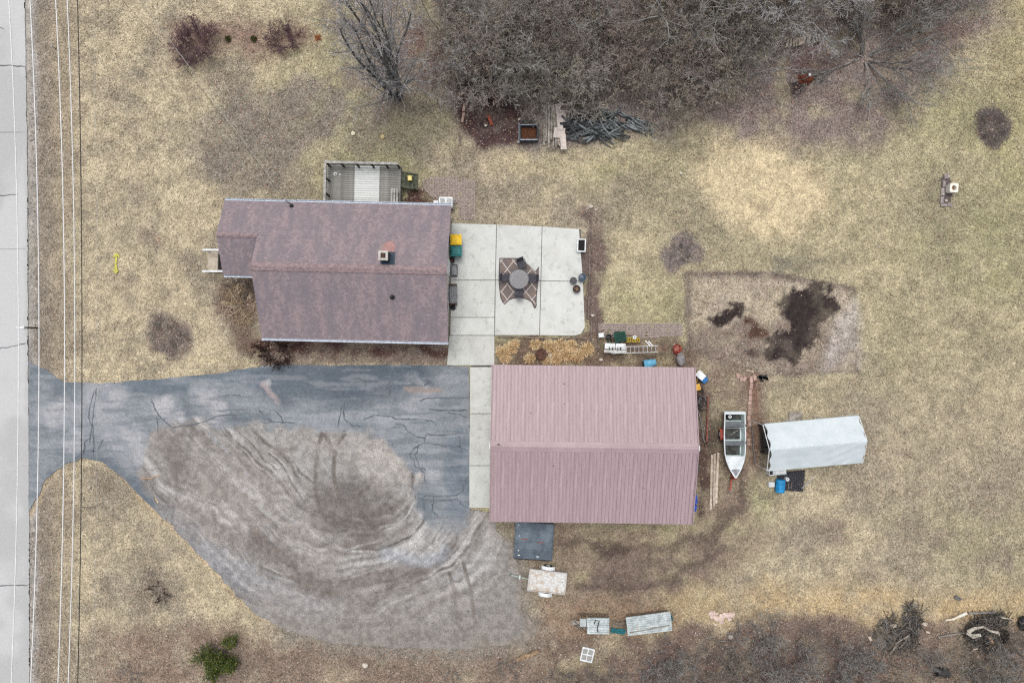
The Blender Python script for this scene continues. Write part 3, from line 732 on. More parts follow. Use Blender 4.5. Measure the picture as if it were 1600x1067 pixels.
dr = MB().box(-7.85, 1.55, 1.5, .06, .95, 2.05).obj('door', M('dark_door', (66, 58, 54), None, 4, .6), house); MB().box(-7.9, 1.2, 1.4, .05, .05, .12).obj('handle', grey_metal, dr)
# chimney
chim = M('chimney_side', (70, 82, 92), (54, 60, 68), 6, .85, fine=20, fv=.25)
m = MB(); a = .26; i_ = .15; CX, CY = 2.1, .72
ch = MB().box(CX, CY, 4.75, .5, .5, 1.05).obj('chimney', chim, house)
m = MB()
for s in (-1, 1): m.box(CX + s * .21, CY, 5.31, .13, .56, .09); m.box(CX, CY + s * .21, 5.31, .29, .13, .09)
m.obj('chimney_cap', M('cap_stone', (206, 198, 190), (170, 160, 152), 8, .9), ch)
MB().tube([(CX, CY, 5.2), (CX, CY, 5.34)], .11, 10).obj('flue', M('flue_clay', (92, 62, 52), None, 6, .9), ch)
# patch of newer, paler shingles uphill of the chimney and its flashing
fl = MB()
def on_roof(x, y, up=.02): return (x, y, ZR - abs(y) * SL + up)
fl.quad(on_roof(CX - .3, CY - .42, .03), on_roof(CX + .55, CY - .42, .03), on_roof(CX + .5, CY + .34, .03), on_roof(CX - .3, CY + .34, .03))
fl.obj('flashing', M('lead_flashing', (62, 78, 92), (50, 60, 72), 6, .6), ch)
ap = MB(); pts = [(-.3, .36), (.45, .36), (.5, .7), (.3, 1.0), (.05, 1.05), (-.25, .8)]
ap.quad(*[on_roof(CX + x, CY + y, .026) for x, y in pts]); ap.obj('roof_patch', M('new_shingle', (182, 142, 136), (152, 118, 114), 6, .95, fine=26, fv=.25), house)
vp = MB().tube([on_roof(2.45, -1.55, -.05), on_roof(2.45, -1.55, .35)], .06, 10).tube([on_roof(2.45, -1.55, .0), on_roof(2.45, -1.55, .1)], [.17, .08], 10)
vp.obj('vent_pipe', dark_metal, house)
sm = MB().tube([(-4.05, 4.0, 2.4), (-4.05, 4.0, 3.5)], .035, 8).tube([(-4.05, 4.0, 3.5), (-4.12, 4.08, 3.56), (-4.15, 4.15, 3.5)], .045, 8)
sm.obj('service_mast', grey_metal, house)
MB().lathe([(.13, 2.86), (.13, 2.92), (.05, 3.0)], 12, -4.0, 3.9).obj('mast_boot', dark_metal, house)
MB().tube([(-3.2, 4.25, .3), (-3.2, 4.25, 2.6)], .04, 6).box(-3.2, 4.5, .1, .12, .6, .08).obj('downspout', gutter_mat, house)
MB().tube([(5.55, -4.2, .2), (5.55, -4.2, 2.6)], .04, 6).obj('downspout', gutter_mat, house)

# front steps of the house wing, two white handrails
ex, ey = P(333, 409, .4)
st = thing('entry_steps', 'concrete entry steps with two white handrails at front door', 'steps', (ex, ey, 0), HR)
MB().box(.85, 0, .22, 1.1, 1.3, .44).obj('landing', found, st)
MB().box(.75, 0, .45, .8, 1.0, .02).obj('door_mat', M('mat_dark', (46, 42, 40), None, 8, .95), st)
for k in range(2): MB().box(.1 - k * .36, 0, (.30 - k * .15) / 2, .36 + .001 * k, 1.3, .30 - k * .15).obj('step', M('step_stone', (196, 184, 166), (170, 158, 140), 4, .9), st)
for s in (-1, 1):
    r = MB().beam((-.42, s * .68, .98), (1.05, s * .68, 1.25), .11, .05)
    r.obj('handrail', white_paint, st)
    for x, z in ((-.38, .96), (.95, 1.2)): MB().box(x, s * .68, z / 2, .07, .07, z).obj('post', white_paint, st)

# ================================================================== deck behind the house
def deck_mat():
    m = bpy.data.materials.new('deck_board'); n, l, b = nodes_of(m)
    v = coords(n, l); sv = coords(n, l, (1.2, 9, 1))
    oi = n.new('ShaderNodeObjectInfo')
    c = mixc(n, l, alb(168, 166, 160), alb(112, 110, 106), ramp(n, l, noise(n, l, sv, 1.4, 5, .7), .35, .62))
    sx = n.new('ShaderNodeSeparateXYZ'); l.new(v, sx.inputs[0])
    # boards kept clean where a mat lay: own outline, slightly ragged at one end
    nm = n.new('ShaderNodeMath'); nm.operation = 'MULTIPLY_ADD'; l.new(noise(n, l, v, 2.2, 2), nm.inputs[0]); nm.inputs[1].default_value = .5; l.new(sx.outputs[0], nm.inputs[2])
    m1 = ramp(n, l, nm.outputs[0], -.42, -.36); m2 = ramp(n, l, sx.outputs[0], .98, .94)
    mm = n.new('ShaderNodeMath'); mm.operation = 'MULTIPLY'; l.new(m1, mm.inputs[0]); l.new(m2, mm.inputs[1])
    c = mixc(n, l, c, alb(212, 214, 210), mm.outputs[0])
    hv = n.new('ShaderNodeHueSaturation'); l.new(ramp(n, l, oi.outputs['Random'], 0, 1, .86, 1.1), hv.inputs['Value']); l.new(c, hv.inputs['Color'])
    l.new(hv.outputs[0], b.inputs['Base Color']); b.inputs['Roughness'].default_value = .9; b.inputs['Specular IOR Level'].default_value = .2
    bump(n, l, noise(n, l, coords(n, l, (2, 40, 2)), 2, 3), b, .4, .01); return m
dmat = deck_mat()
dx0, dy0 = P(569, 286, .75)
dy0 = 9.70
deck = thing('deck', 'weathered grey wooden deck with railing behind the house', 'deck', (dx0, dy0, 0), HR)
DW, DD = 4.62, 3.05
bm = MB().box(0, 0, 0, DW, .132, .035).mesh('deck_board'); bm.materials.append(dmat)
n = int(DD / .145)
for i in range(n): link('deck_board', bm, deck, (0, -DD / 2 + .08 + i * .145, .73 + random.uniform(-.003, .003)))
MB().box(0, DD / 2 + .02, .62, DW, .04, .2).box(0, -DD / 2 - .02, .62, DW, .04, .2).box(-DW / 2 - .02, 0, .62, .04, DD, .2).box(DW / 2 + .02, 0, .62, .04, DD, .2).obj('rim_joist', grey_wood, deck)
dark_wood = M('dark_wood', (74, 64, 58), (50, 44, 42), 5, .9)
rail_wood = M('rail_wood', (186, 184, 178), (146, 142, 136), 4, .9, fine=20, fv=.2)
ry = DD / 2 - .03; rx = -DW / 2 + .03
for z, ww in ((1.66, .15), ): MB().box(0, ry, z, DW, ww, .04).obj('top_rail', rail_wood, deck); MB().box(rx, -.08, z, ww, DD - .17, .04).obj('top_rail', rail_wood, deck)
for z in (1.0, 1.3): MB().box(0, ry, z, DW - .1, .04, .09).obj('rail', grey_wood, deck); MB().box(rx, 0, z, .04, DD - .1, .09).obj('rail', rail_wood, deck)
for x in (-2.2, -1.3, -.35, .6, 1.5, 2.25): MB().box(x, ry - .06, .95, .09, .09, 1.38).obj('post', dark_wood, deck)
for y in (-1.35, -.45, .5): MB().box(rx + .06, y, .95, .09, .09, 1.38).obj('post', dark_wood, deck)
for x, y in ((-2.2, 1.4), (2.2, 1.4), (-2.2, -1.4), (2.2, -1.4)): MB().box(x, y, .35, .12, .12, .7).obj('leg', dark_wood, deck)
for k in range(3): MB().box(DW / 2 - .12 - k * .17, -.72, 1.2, .12, 1.5, .04).obj('bench_slat', rail_wood, deck)
for y in (-1.3, -.2): MB().box(DW / 2 - .28, y, .96, .4, .08, .44).obj('bench_leg', dark_wood, deck)
olive = M('olive_wood', (96, 100, 84), (70, 74, 60), 5, .85, inst=.15)
sx_, sy_ = P(640, 283, .4)
stairs = thing('deck_stairs', 'dark olive wooden stairs going down from the deck', 'stairs', (sx_, sy_, 0), HR)
for k in range(4): MB().box(-.33 + k * .23, 0, .6 - k * .16, .21, .95, .04).obj('tread', olive, stairs)
for s in (-1, 1): MB().beam((-.46, s * .5, .62), (.46, s * .5, .02), .05, .22).obj('stringer', olive, stairs)
MB().beam((-.44, -.53, 1.3), (.4, -.53, .82), .09, .05).obj('handrail', olive, stairs)
for x, z in ((-.4, 1.28), (.36, .84)): MB().box(x, -.53, z / 2, .07, .07, z).obj('post', olive, stairs)
bx, by = P(640, 278, .8)
bk = thing('bucket', 'yellow square bucket standing on the deck stairs', 'bucket', (bx, by, .46))
MB().box(0, 0, .14, .22, .26, .28, 0, 1.15).obj('body', M('pale_yellow', (236, 214, 110), (214, 190, 90), 4, .5), bk)
MB().box(0, 0, .285, .14, .16, .012).box(0, 0, .30, .05, .03, .02).obj('lid', M('cream', (244, 234, 180), None, 4, .5), bk)
for px_, py_, r, lb in ((524, 272, .11, 'round white bowl with dark centre on the deck'), (531.5, 273, .045, 'tiny white cup next to bowl on the deck')):
    x, y = P(px_, py_, .8)
    t = thing('bowl' if r > .1 else 'cup', lb, 'bowl' if r > .1 else 'cup', (x, y, .752))
    MB().lathe([(r * .7, 0), (r, .06), (r * .9, .06), (r * .6, .015)], 16).obj('shell', white_paint, t, smooth=True)
    if r > .1: MB().lathe([(.05, .016), (.05, .022)], 12).obj('food', rust_brown, t)
x, y = P(694, 314, .8)
acu = thing('heat_pump', 'white outdoor air conditioning cabinet below the roof corner', 'air conditioner', (x, y - .06, 0), HR)
MB().box(.1, 0, .42, .86, .62, .78).obj('cabinet', white_paint, acu)
MB().box(.1, 0, .03, .95, .7, .06).obj('base_pad', found, acu)
for k in range(2): MB().box(-.1 + k * .42, 0, .815, .3, .42, .02).obj('grille', M('grille', (196, 198, 198), (150, 150, 150), 14, .6, fine=60, fv=.4), acu)
MB().box(-.55, -.08, .3, .3, .4, .6).obj('side_box', white_paint, acu)
MB().box(.42, .1, .82, .16, .03, .015).obj('label_plate', grey_metal, acu)

# ================================================================== garage
GX, GY, GR = 4.87, -6.25, math.radians(-.8)
garage = thing('garage', 'large garage with dusty pink ribbed metal roof', 'garage', (GX, GY, 0), GR)
roof_metal = M('roof_metal', (179, 158, 161), (164, 143, 146), .9, .5, 0, fine=5, fv=.07, bs=.02, inst=.03, spec=.35, stretch=(2.6, .3, 1))
GL, GW = 12.24, 9.52; ze, zr = 3.0, 4.15; run = GW / 2; ang = math.atan2(zr - ze, run); SLN = math.hypot(run, zr - ze)
NP = 14; pw = GL / NP
prof = []
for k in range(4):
    o = k * pw / 4
    prof += [(o, .0), (o + pw / 4 - .085, .0), (o + pw / 4 - .062, .0), (o + pw / 4 - .052, .036), (o + pw / 4 - .018, .036), (o + pw / 4 - .008, .0)]
prof.append((pw - .0005, 0))
pm = MB()
for x, z in prof: pm.v += [(x, 0, z), (x, -SLN, z)]
for i in range(len(prof) - 1): pm.f.append((2 * i, 2 * i + 1, 2 * i + 3, 2 * i + 2))
pm = pm.mesh('roof_panel'); pm.materials.append(roof_metal); pm.materials.append(M('rib_shade', (138, 118, 122), (124, 105, 109), 1.2, .6, fine=5, fv=.2, bs=.02))  # darker second colour paints the shaded side of each rib
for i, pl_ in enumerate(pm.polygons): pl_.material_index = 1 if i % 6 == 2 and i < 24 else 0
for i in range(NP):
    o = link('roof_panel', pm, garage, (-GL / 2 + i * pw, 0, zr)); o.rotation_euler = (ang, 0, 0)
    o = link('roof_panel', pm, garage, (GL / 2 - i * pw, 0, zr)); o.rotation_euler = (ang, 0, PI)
deckm = MB()
for s in (-1, 1):
    deckm.quad((-GL / 2, 0, zr - .02), (GL / 2, 0, zr - .02), (GL / 2, s * run, ze - .02), (-GL / 2, s * run, ze - .02))
deckm.obj('roof_deck', dark_wood, garage)
cap = MB()
for s in (-1, 1):
    cap.quad((-GL / 2 - .02, 0, zr + .07), (GL / 2 + .02, 0, zr + .07), (GL / 2 + .02, s * .30, zr + .035 - .30 * math.tan(ang)), (-GL / 2 - .02, s * .30, zr + .035 - .30 * math.tan(ang)))
    cap.quad((-GL / 2 - .02, s * .30, zr + .035 - .30 * math.tan(ang)), (GL / 2 + .02, s * .30, zr + .035 - .30 * math.tan(ang)), (GL / 2 + .02, s * .30, zr - .30 * math.tan(ang)), (-GL / 2 - .02, s * .30, zr - .30 * math.tan(ang)))
    cap.box(0, s * .1, zr + .052 - .1 * math.tan(ang), GL, .012, .03)
cap.obj('ridge_cap', M('cap_metal', (176, 155, 158), (164, 144, 147), .6, .5, fine=3, fv=.04, bs=.02), garage)
rake = M('rake_trim', (172, 150, 154), (158, 138, 142), 1, .5, fv=.05, bs=.02)
for sx2 in (-1, 1):
    for s in (-1, 1):
        MB().beam((sx2 * (GL / 2 + .03), 0, zr + .0), (sx2 * (GL / 2 + .03), s * (run + .01), ze - .0), .05, .16).obj('rake_trim', rake, garage)
    MB().box(sx2 * (GL / 2 + .06), .03, zr - .03, .05, .3, .2).obj('peak_plate', white_paint, garage)
gw = M('garage_wall', (150, 84, 74), (132, 72, 64), 1.5, .6, fv=.06, fine=8, bs=.05)
wall = MB().box(0, 0, 1.45, GL - .5, GW - .5, 2.9)
for x in (-GL / 2 + .25, GL / 2 - .25):
    b0 = len(wall.v); wall.v += [(x, -run + .25, 2.9), (x, run - .25, 2.9), (x, 0, zr - .12)]; wall.f.append((b0, b0 + 1, b0 + 2))
wall.obj('wall', gw, garage)
for y in (-2.3, 2.3):
    d = MB().box(-GL / 2 + .22, y, 1.2, .06, 3.2, 2.3).obj('garage_door', white_paint, garage)
    for r in range(4):
        for c_ in range(4): MB().box(-GL / 2 + .18, y - 1.2 + c_ * .8, .35 + r * .56, .03, .66, .42).obj('panel', white_paint, d)
sd2 = MB().box(3.5, run - .22, 1.05, .95, .06, 2.05).obj('side_door', white_paint, garage); MB().box(3.1, run - .17, 1.0, .05, .05, .12).obj('handle', dark_metal, sd2)
window(0, run - .23, 1.7, 1.0, .8, 0, 1, garage); window(GL / 2 - .23, 2, 1.7, 1.0, .8, 1, 0, garage)
for px_, py_ in ((881, 601), (882, 632), (829, 647), (865, 728), (1007, 762), (971, 648), (972, 731)):
    z = 3.75; x, y = P(px_, py_, z); lx, ly = x - GX, y - GY
    MB().lathe([(.035 if px_ not in (971, 972) else .02, 0), (.02, .045)], 8, lx, ly).obj('roof_plug', black_rubber if px_ not in (971, 972) else rake, garage, (0, 0, zr - abs(ly) * math.tan(ang) + .003))
vx, vy = P(779, 696, 4.3); MB().tube([(vx - GX, vy - GY, zr), (vx - GX, vy - GY, zr + .3)], .025, 8).box(vx - GX, vy - GY, zr + .3, .2, .03, .03).obj('roof_finial', dark_metal, garage)

# ================================================================== things on the patio
def bin_(px_, py_, mat, lab, bodymat):
    x, y = P(px_, py_, 1.05)
    t = thing('wheelie_bin', lab, 'bin', (x, y, 0), 0, 'wheeled bins against the house wall')
    MB().box(0, 0, .54, .5, .5, .92, 0, 1.22, 1.22).obj('body', bodymat, t)
    l = MB(); l.box(0, 0, 1.03, .72, .68, .05, 0, .96); l.box(-.02, 0, 1.07, .6, .54, .05, 0, .8); l.obj('lid', mat, t)
    l2 = MB().box(.0, 0, 1.105, .03, .5, .02); l2.obj('lid_rib', mat, t)
    MB().tube([(-.36, -.25, .98), (-.42, -.25, 1.0), (-.42, .25, 1.0), (-.36, .25, .98)], .02, 6).obj('handle', bodymat, t)
    for s in (-1, 1): MB().tube([(-.24, s * .22, .12), (-.24, s * .28, .12)], .12, 14).obj('wheel', black_rubber, t)
bin_(712.5, 374.5, yellow_plastic, 'wheeled bin with bright yellow lid against the house wall', M('bin_grey', (60, 66, 70), None, 4, .5))
bin_(713, 392.5, teal_plastic, 'wheeled bin with teal green lid next to yellow one', teal_plastic)
def round_pot(name, px_, py_, r, h, mat, lab, fill=None, cat='pot', top='flat', base=0.09):
    x, y = P(px_, py_, h + base); t = thing(name, lab, cat, (x, y, base))
    MB().lathe([(r * .75, 0), (r, h), (r * .97, h + .012), (r * .86, h), (r * .8, h * .82)], 20).obj('body', mat, t, smooth=False)
    if fill: MB().lathe([(r * .83, h * .8), (r * .83, h * .86), (r * .3, h * .93)], 14).obj('filling', fill, t)
    return t
black_pl = M('black_plastic', (40, 42, 46), (28, 28, 32), 4, .5, fv=.12)
slate_pl = M('slate_plastic', (92, 96, 102), (74, 78, 84), 4, .5, fv=.12)
round_pot('plant_pot', 706, 406.5, .19, .35, black_pl, 'black round pot behind the teal lidded bin', mulch)
round_pot('plant_pot', 896, 438.5, .23, .3, slate_pl, 'charcoal round pot with closed lid on the patio', M('pot_lid', (86, 84, 86), (66, 64, 66), 6, .6))
round_pot('plant_pot', 910, 433.5, .26, .42, M('blue_glaze', (82, 96, 112), (58, 70, 84), 4, .35), 'blue grey round pot at the patio edge', M('pot_water', (70, 84, 100), (60, 72, 86), 3, .2))
dryt = M('dry_straw', (226, 206, 172), (186, 160, 124), 6, .95)
pt = round_pot('plant_pot', 901, 451.5, .25, .36, black_pl, 'black rimmed pot holding a dead straw coloured plant', mulch)
m = MB()
for k in range(40):
    a = random.uniform(0, 2 * PI); r = random.uniform(.05, .17); m.quad((0, 0, .3), (.03, .02, .3), (r * math.cos(a), r * math.sin(a), .42 + random.uniform(-.04, .06)))
m.obj('dead_plant', dryt, pt)
x, y = P(908.5, 383.5, .35)
t = thing('planter_box', 'white rimmed rectangular planter box full of black soil', 'planter', (x, y, .0), math.radians(-2))
for s in (-1, 1): MB().box(s * .245, 0, .2, .07, .84, .4).obj('side', white_paint, t); MB().box(0, s * .385, .2, .42, .07, .4).obj('end', white_paint, t)
MB().box(0, 0, .16, .42, .7, .3).obj('soil', M('potting_soil', (42, 40, 40), (26, 24, 24), 12, .95, fine=20, fv=.7, bs=1), t)
x, y = P(709.5, 422.5, .4)
t = thing('storage_tote', 'low dark tote with grey slatted lid beside house door', 'tote', (x, y, .085))
MB().box(0, 0, .17, .4, .72, .34).obj('body', black_pl, t)
for k in range(3): MB().box(-.12 + k * .12, 0, .35, .09, .62, .03).obj('lid_slat', grey_metal, t)
x, y = P(709, 460, .5)
t = thing('bench', 'grey slatted garden bench with dark ends against the house', 'bench', (x, y, .085))
for k in range(4): MB().box(-.2 + k * .125, 0, .45, .1, 1.15, .035).obj('seat_slat', M('bench_grey', (150, 152, 154), (118, 120, 122), 5, .6, inst=.1), t)
for k in range(3): MB().box(-.31, 0, .58 + k * .12, .03, 1.15, .08).obj('back_slat', M('bench_grey', (150, 152, 154)), t)
for s in (-1, 1): MB().box(-.06, s * .62, .3, .5, .07, .6).obj('end_frame', rust_brown, t)
x, y = P(708, 480.5, .3)
t = tag(MB().lathe([(.05, 0), (.14, .06), (.17, .16), (.14, .26), (.05, .31)], 16).obj('ball', black_pl, None, (x, y, .09), smooth=True), 'black ball lying below the grey bench', 'ball')

# rug, glass table, chairs
RUGZ = [(92,298),(240,297),(395,302),(450,345),(510,400),(560,448),(590,482),(616,452),(640,415),(634,560),(620,720),(608,860),(608,960),(598,990),(572,992),(556,950),(536,908),(480,875),(430,862),(340,852),(280,862),(225,882),(190,915),(165,945),(130,900),(108,860),(92,740),(80,600),(84,440)]
rug_px = [(770 + a / 8.89, 370 + b / 8.89) for a, b in RUGZ]
rx0, ry0 = P(810, 436)
def rug_mat():
    m = bpy.data.materials.new('rug_trellis'); n, l, b = nodes_of(m)
    v = coords(n, l); sx = n.new('ShaderNodeSeparateXYZ'); l.new(v, sx.inputs[0])
    w_ = noise(n, l, v, 1.2, 2)
    def line(ax, ay, ph):
        a = n.new('ShaderNodeMath'); a.operation = 'MULTIPLY'; l.new(sx.outputs[0], a.inputs[0]); a.inputs[1].default_value = ax
        c = n.new('ShaderNodeMath'); c.operation = 'MULTIPLY_ADD'; l.new(sx.outputs[1], c.inputs[0]); c.inputs[1].default_value = ay; l.new(a.outputs[0], c.inputs[2])
        c2 = n.new('ShaderNodeMath'); c2.operation = 'MULTIPLY_ADD'; l.new(w_, c2.inputs[0]); c2.inputs[1].default_value = .18; l.new(c.outputs[0], c2.inputs[2])
        d = n.new('ShaderNodeMath'); d.operation = 'PINGPONG'; d.inputs[1].default_value = .5
        e = n.new('ShaderNodeMath'); e.operation = 'ADD'; e.inputs[1].default_value = ph; l.new(c2.outputs[0], e.inputs[0]); l.new(e.outputs[0], d.inputs[0])
        return ramp(n, l, d.outputs[0], .03, .045, 1, 0)
    mx = n.new('ShaderNodeMath'); mx.operation = 'MAXIMUM'; l.new(line(1.25, 1.0, 20.15), mx.inputs[0]); l.new(line(-1.25, 1.0, 20.35), mx.inputs[1])
    base = mixc(n, l, alb(112, 104, 102), alb(128, 112, 104), ramp(n, l, noise(n, l, v, 2.5, 3), .4, .6))
    c = mixc(n, l, base, alb(204, 194, 187), mx.outputs[0])
    l.new(c, b.inputs['Base Color']); b.inputs['Roughness'].default_value = .95
    bump(n, l, noise(n, l, v, 60, 2), b, .3, .005); return m
def outline_offset(poly, d):
    n = len(poly); o = []
    for i in range(n):
        a, b, c = poly[i - 1], poly[i], poly[(i + 1) % n]
        e1 = (b[0] - a[0], b[1] - a[1]); e2 = (c[0] - b[0], c[1] - b[1]); l1 = math.hypot(*e1) or 1; l2 = math.hypot(*e2) or 1
        nx_, ny_ = -(e1[1] / l1 + e2[1] / l2), e1[0] / l1 + e2[0] / l2; L = math.hypot(nx_, ny_) or 1
        o.append((b[0] + nx_ / L * d, b[1] + ny_ / L * d))
    return o
rp = [(P(*p)[0] - rx0, P(*p)[1] - ry0) for p in rug_px]
rug = thing('patio_rug', 'grey patio rug with white diamond trellis and curled edge', 'rug', (rx0, ry0, .096))
MB().prism(rp, 0, .012).obj('field', rug_mat(), rug)
b = MB(); inn = outline_offset(rp, -.06)
if abs(inn[0][0]) > abs(rp[0][0]): inn = outline_offset(rp, .06)
for i in range(len(rp)):
    j = (i + 1) % len(rp); b.quad((*rp[i], .015), (*rp[j], .015), (*inn[j], .015), (*inn[i], .015))
b.obj('border', M('rug_edge', (84, 78, 78), (64, 60, 60), 6, .95), rug)
cu = MB(); fold = [(395,302),(510,400),(590,482),(640,415)]                     # edge blown up and folded back
fp = [(P(770 + a / 8.89, 370 + c / 8.89)[0] - rx0, P(770 + a / 8.89, 370 + c / 8.89)[1] - ry0) for a, c in fold]
for i in range(3):
    a, c = fp[i], fp[i + 1]
    cu.quad((*a, .016), (*c, .016), (c[0] - .03, c[1] - .05, .07), (a[0] - .03, a[1] - .05, .07))
cu.obj('curled_edge', M('rug_back', (178, 172, 168), (150, 144, 140), 5, .95), rug)
tb = thing('patio_table', 'round grey glass patio table standing on diamond rug', 'table', (*P(811, 436.5, .75), .108))
gl = bpy.data.materials.new('table_glass'); n_, l_, b_ = nodes_of(gl)
b_.inputs['Base Color'].default_value = (.17, .165, .175, 1); b_.inputs['Roughness'].default_value = .35; b_.inputs['Alpha'].default_value = .6
MB().lathe([(.6, .7), (.62, .712), (.62, .722), (.6, .73)], 40).obj('table_top', gl, tb)
MB().tube([(.62 * math.cos(t), .62 * math.sin(t), .712) for t in np.linspace(0, 2 * PI, 41)], .018, 6, False).obj('rim', slate_pl, tb)
for k in range(4):
    a = k * PI / 2 + .78; MB().tube([(.5 * math.cos(a), .5 * math.sin(a), 0), (.42 * math.cos(a), .42 * math.sin(a), .7)], .02, 6).obj('leg', dark_metal, tb)
sling = M('chair_sling', (84, 82, 90), (64, 62, 70), 8, .8, fine=40, fv=.3)
def chair(px_, py_, rz, lab):
    t = thing('patio_chair', lab, 'chair', (*P(px_, py_, .5), .108), rz, 'chairs around the patio table')
    MB().box(0, 0, .42, .46, .46, .04).obj('seat', sling, t)
    MB().beam((0, .24, .44), (0, .38, .9), .46, .04).obj('backrest', sling, t)
    for sx in (-1, 1):
        for sy in (-1, 1): MB().tube([(sx * .24, sy * .22, 0), (sx * .24, sy * .22, .42)], .016, 6).obj('leg', dark_metal, t)
        MB().tube([(sx * .27, -.22, .42), (sx * .27, -.22, .62), (sx * .27, .28, .64)], .018, 6).obj('armrest', dark_metal, t)
chair(790, 434, PI / 2, 'dark sling chair left of the glass patio table')
chair(832, 435, -PI / 2, 'dark sling chair right of the glass patio table')
chair(811, 457, PI, 'dark sling chair below the glass table near curled rug hem')
chair(815, 413, .35, 'dark sling chair above the glass table near the rug fold')

# timber edging beside the patio
edge_wood = M('edge_wood', (128, 116, 108), (96, 84, 78), 4, .9, inst=.2)
et = thing('timber_edging', 'long grey timber edging the mulch strip beside the patio', 'edging', (*P(920, 440), 0))
ox, oy = P(920, 440)
for a, c in (((921,362),(921,430)), ((921,431),(919,498)), ((924,500),(923,540)), ((935,500),(934,545))):
    p, q = P(*a), P(*c); MB().beam((p[0] - ox, p[1] - oy, .05), (q[0] - ox, q[1] - oy, .05), .09, .12).obj('timber', edge_wood, et)
q0, q1 = P(778, 527), P(918, 529)
tag(MB().beam((*q0, .05), (*q1, .05), .08, .1).obj('landscape_timber', edge_wood), 'single landscape timber along the lower patio edge', 'timber')

# ================================================================== grass bed between patio and garage
def clump_mesh(seed, r, h, nb, mat, cw=.014):
    rd = random.Random(seed); m = MB()
    for k in range(nb):
        a = rd.uniform(0, 2 * PI); l_ = r * rd.uniform(.1, .75); b0 = rd.random() ** .7 * .75 * r; a2 = a + rd.gauss(0, 1.1)
        x0, y0 = b0 * math.cos(a), b0 * math.sin(a); x1, y1 = x0 + l_ * math.cos(a2), y0 + l_ * math.sin(a2)
        mx, my = (x0 * .45 + x1 * .55), (y0 * .45 + y1 * .55); hz = h * rd.uniform(.35, 1.1) * (1.15 - .5 * l_ / r); dx, dy = -math.sin(a2) * cw, math.cos(a2) * cw
        m.quad((x0 - dx, y0 - dy, 0), (x0 + dx, y0 + dy, 0), (mx + dx, my + dy, hz), (mx - dx, my - dy, hz))
        m.quad((mx - dx, my - dy, hz), (mx + dx, my + dy, hz), (x1, y1, hz * rd.uniform(.3, .8)))
    me = m.mesh('grass_clump'); me.materials.append(mat); return me
tan_grass = M('tan_grass', (244, 222, 182), (222, 190, 142), 3, .95, fine=14, fv=.22)
cm = [clump_mesh(i, .46, .34, 330, tan_grass, .018) for i in range(3)]
for i, (a, b, s) in enumerate(((785,550,.95),(800,543,.9),(790,560,.8),(806,536,.6),(837,539,.8),(828,560,.8),(858,541,1.0),(877,541,1.0),(893,541,.9),(885,554,1.05),(868,561,.9),(902,556,.95),(917,546,1.0),(872,550,.7),(852,563,.6))):
    o = link('ornamental_grass', cm[i % 3], None, (*P(a, b), 0), random.uniform(0, 6)); o.scale = (s, s, s)
    tag(o, 'dry tan ornamental grass clump in bed between patio and garage', 'grass clump', 'dry grass clumps beside the patio')
fx, fy = P(845.5, 553, .5)
t = thing('fire_kettle', 'round rusty brown kettle among the dry grass clumps', 'fire pit', (fx, fy, 0))
MB().lathe([(.12, .1), (.3, .22), (.36, .42), (.36, .46), (.33, .44), (.2, .4), (.05, .39)], 20).obj('bowl', rust_brown, t, smooth=True)
for k in range(3):
    a = k * 2.1 + .5; MB().tube([(.2 * math.cos(a), .2 * math.sin(a), .2), (.3 * math.cos(a), .3 * math.sin(a), 0)], .02, 6).obj('leg', dark_metal, t)
MB().tube([(.3 * math.cos(a), .3 * math.sin(a) + .1, .46 + .12 * math.sin((a + .6) / 1.2 * PI / 2)) for a in np.linspace(-.6, .6, 7)], .012, 5).obj('bail_handle', grey_metal, t)
stone_mat = M('field_stone', (216, 208, 196), (176, 166, 152), 5, .9, inst=.12)
def stone(px_, py_, r, lab, mat=None, name='stone', sq=.55, grp=None):
    rd = random.Random(int(px_ * 7 + py_)); m = MB()
    for i, (rr, z) in enumerate(((.7, -.02), (1, .3), (.85, .75), (.4, 1.0))):
        for k in range(9):
            a = k * 2 * PI / 9; q = r * rr * rd.uniform(.85, 1.15); m.v.append((q * math.cos(a), q * math.sin(a) * .8, z * r * sq * 2))
    for i in range(3):
        for k in range(9): m.f.append((i * 9 + k, i * 9 + (k + 1) % 9, (i + 1) * 9 + (k + 1) % 9, (i + 1) * 9 + k))
    m.f.append(tuple(range(27, 36)))
    return tag(m.obj(name, mat or stone_mat, None, (*P(px_, py_), 0)), lab, 'stone', grp)
stone(860, 555, .16, 'white stone beside the rusty kettle')
stone(939, 562, .14, 'white stone near the garage eave under the table')
stone(787, 568, .1, 'small pale stone at the garage roof corner')
t = thing('garden_ring', 'white ring lying at the upper left garage corner', 'ring', (*P(789, 568.5), .0))
MB().tube([(.13 * math.cos(a), .13 * math.sin(a), .05) for a in np.linspace(0, 2 * PI, 21)], .022, 6, False).obj('hoop', M('ring_pink', (216, 198, 206), None, 4, .6), t)

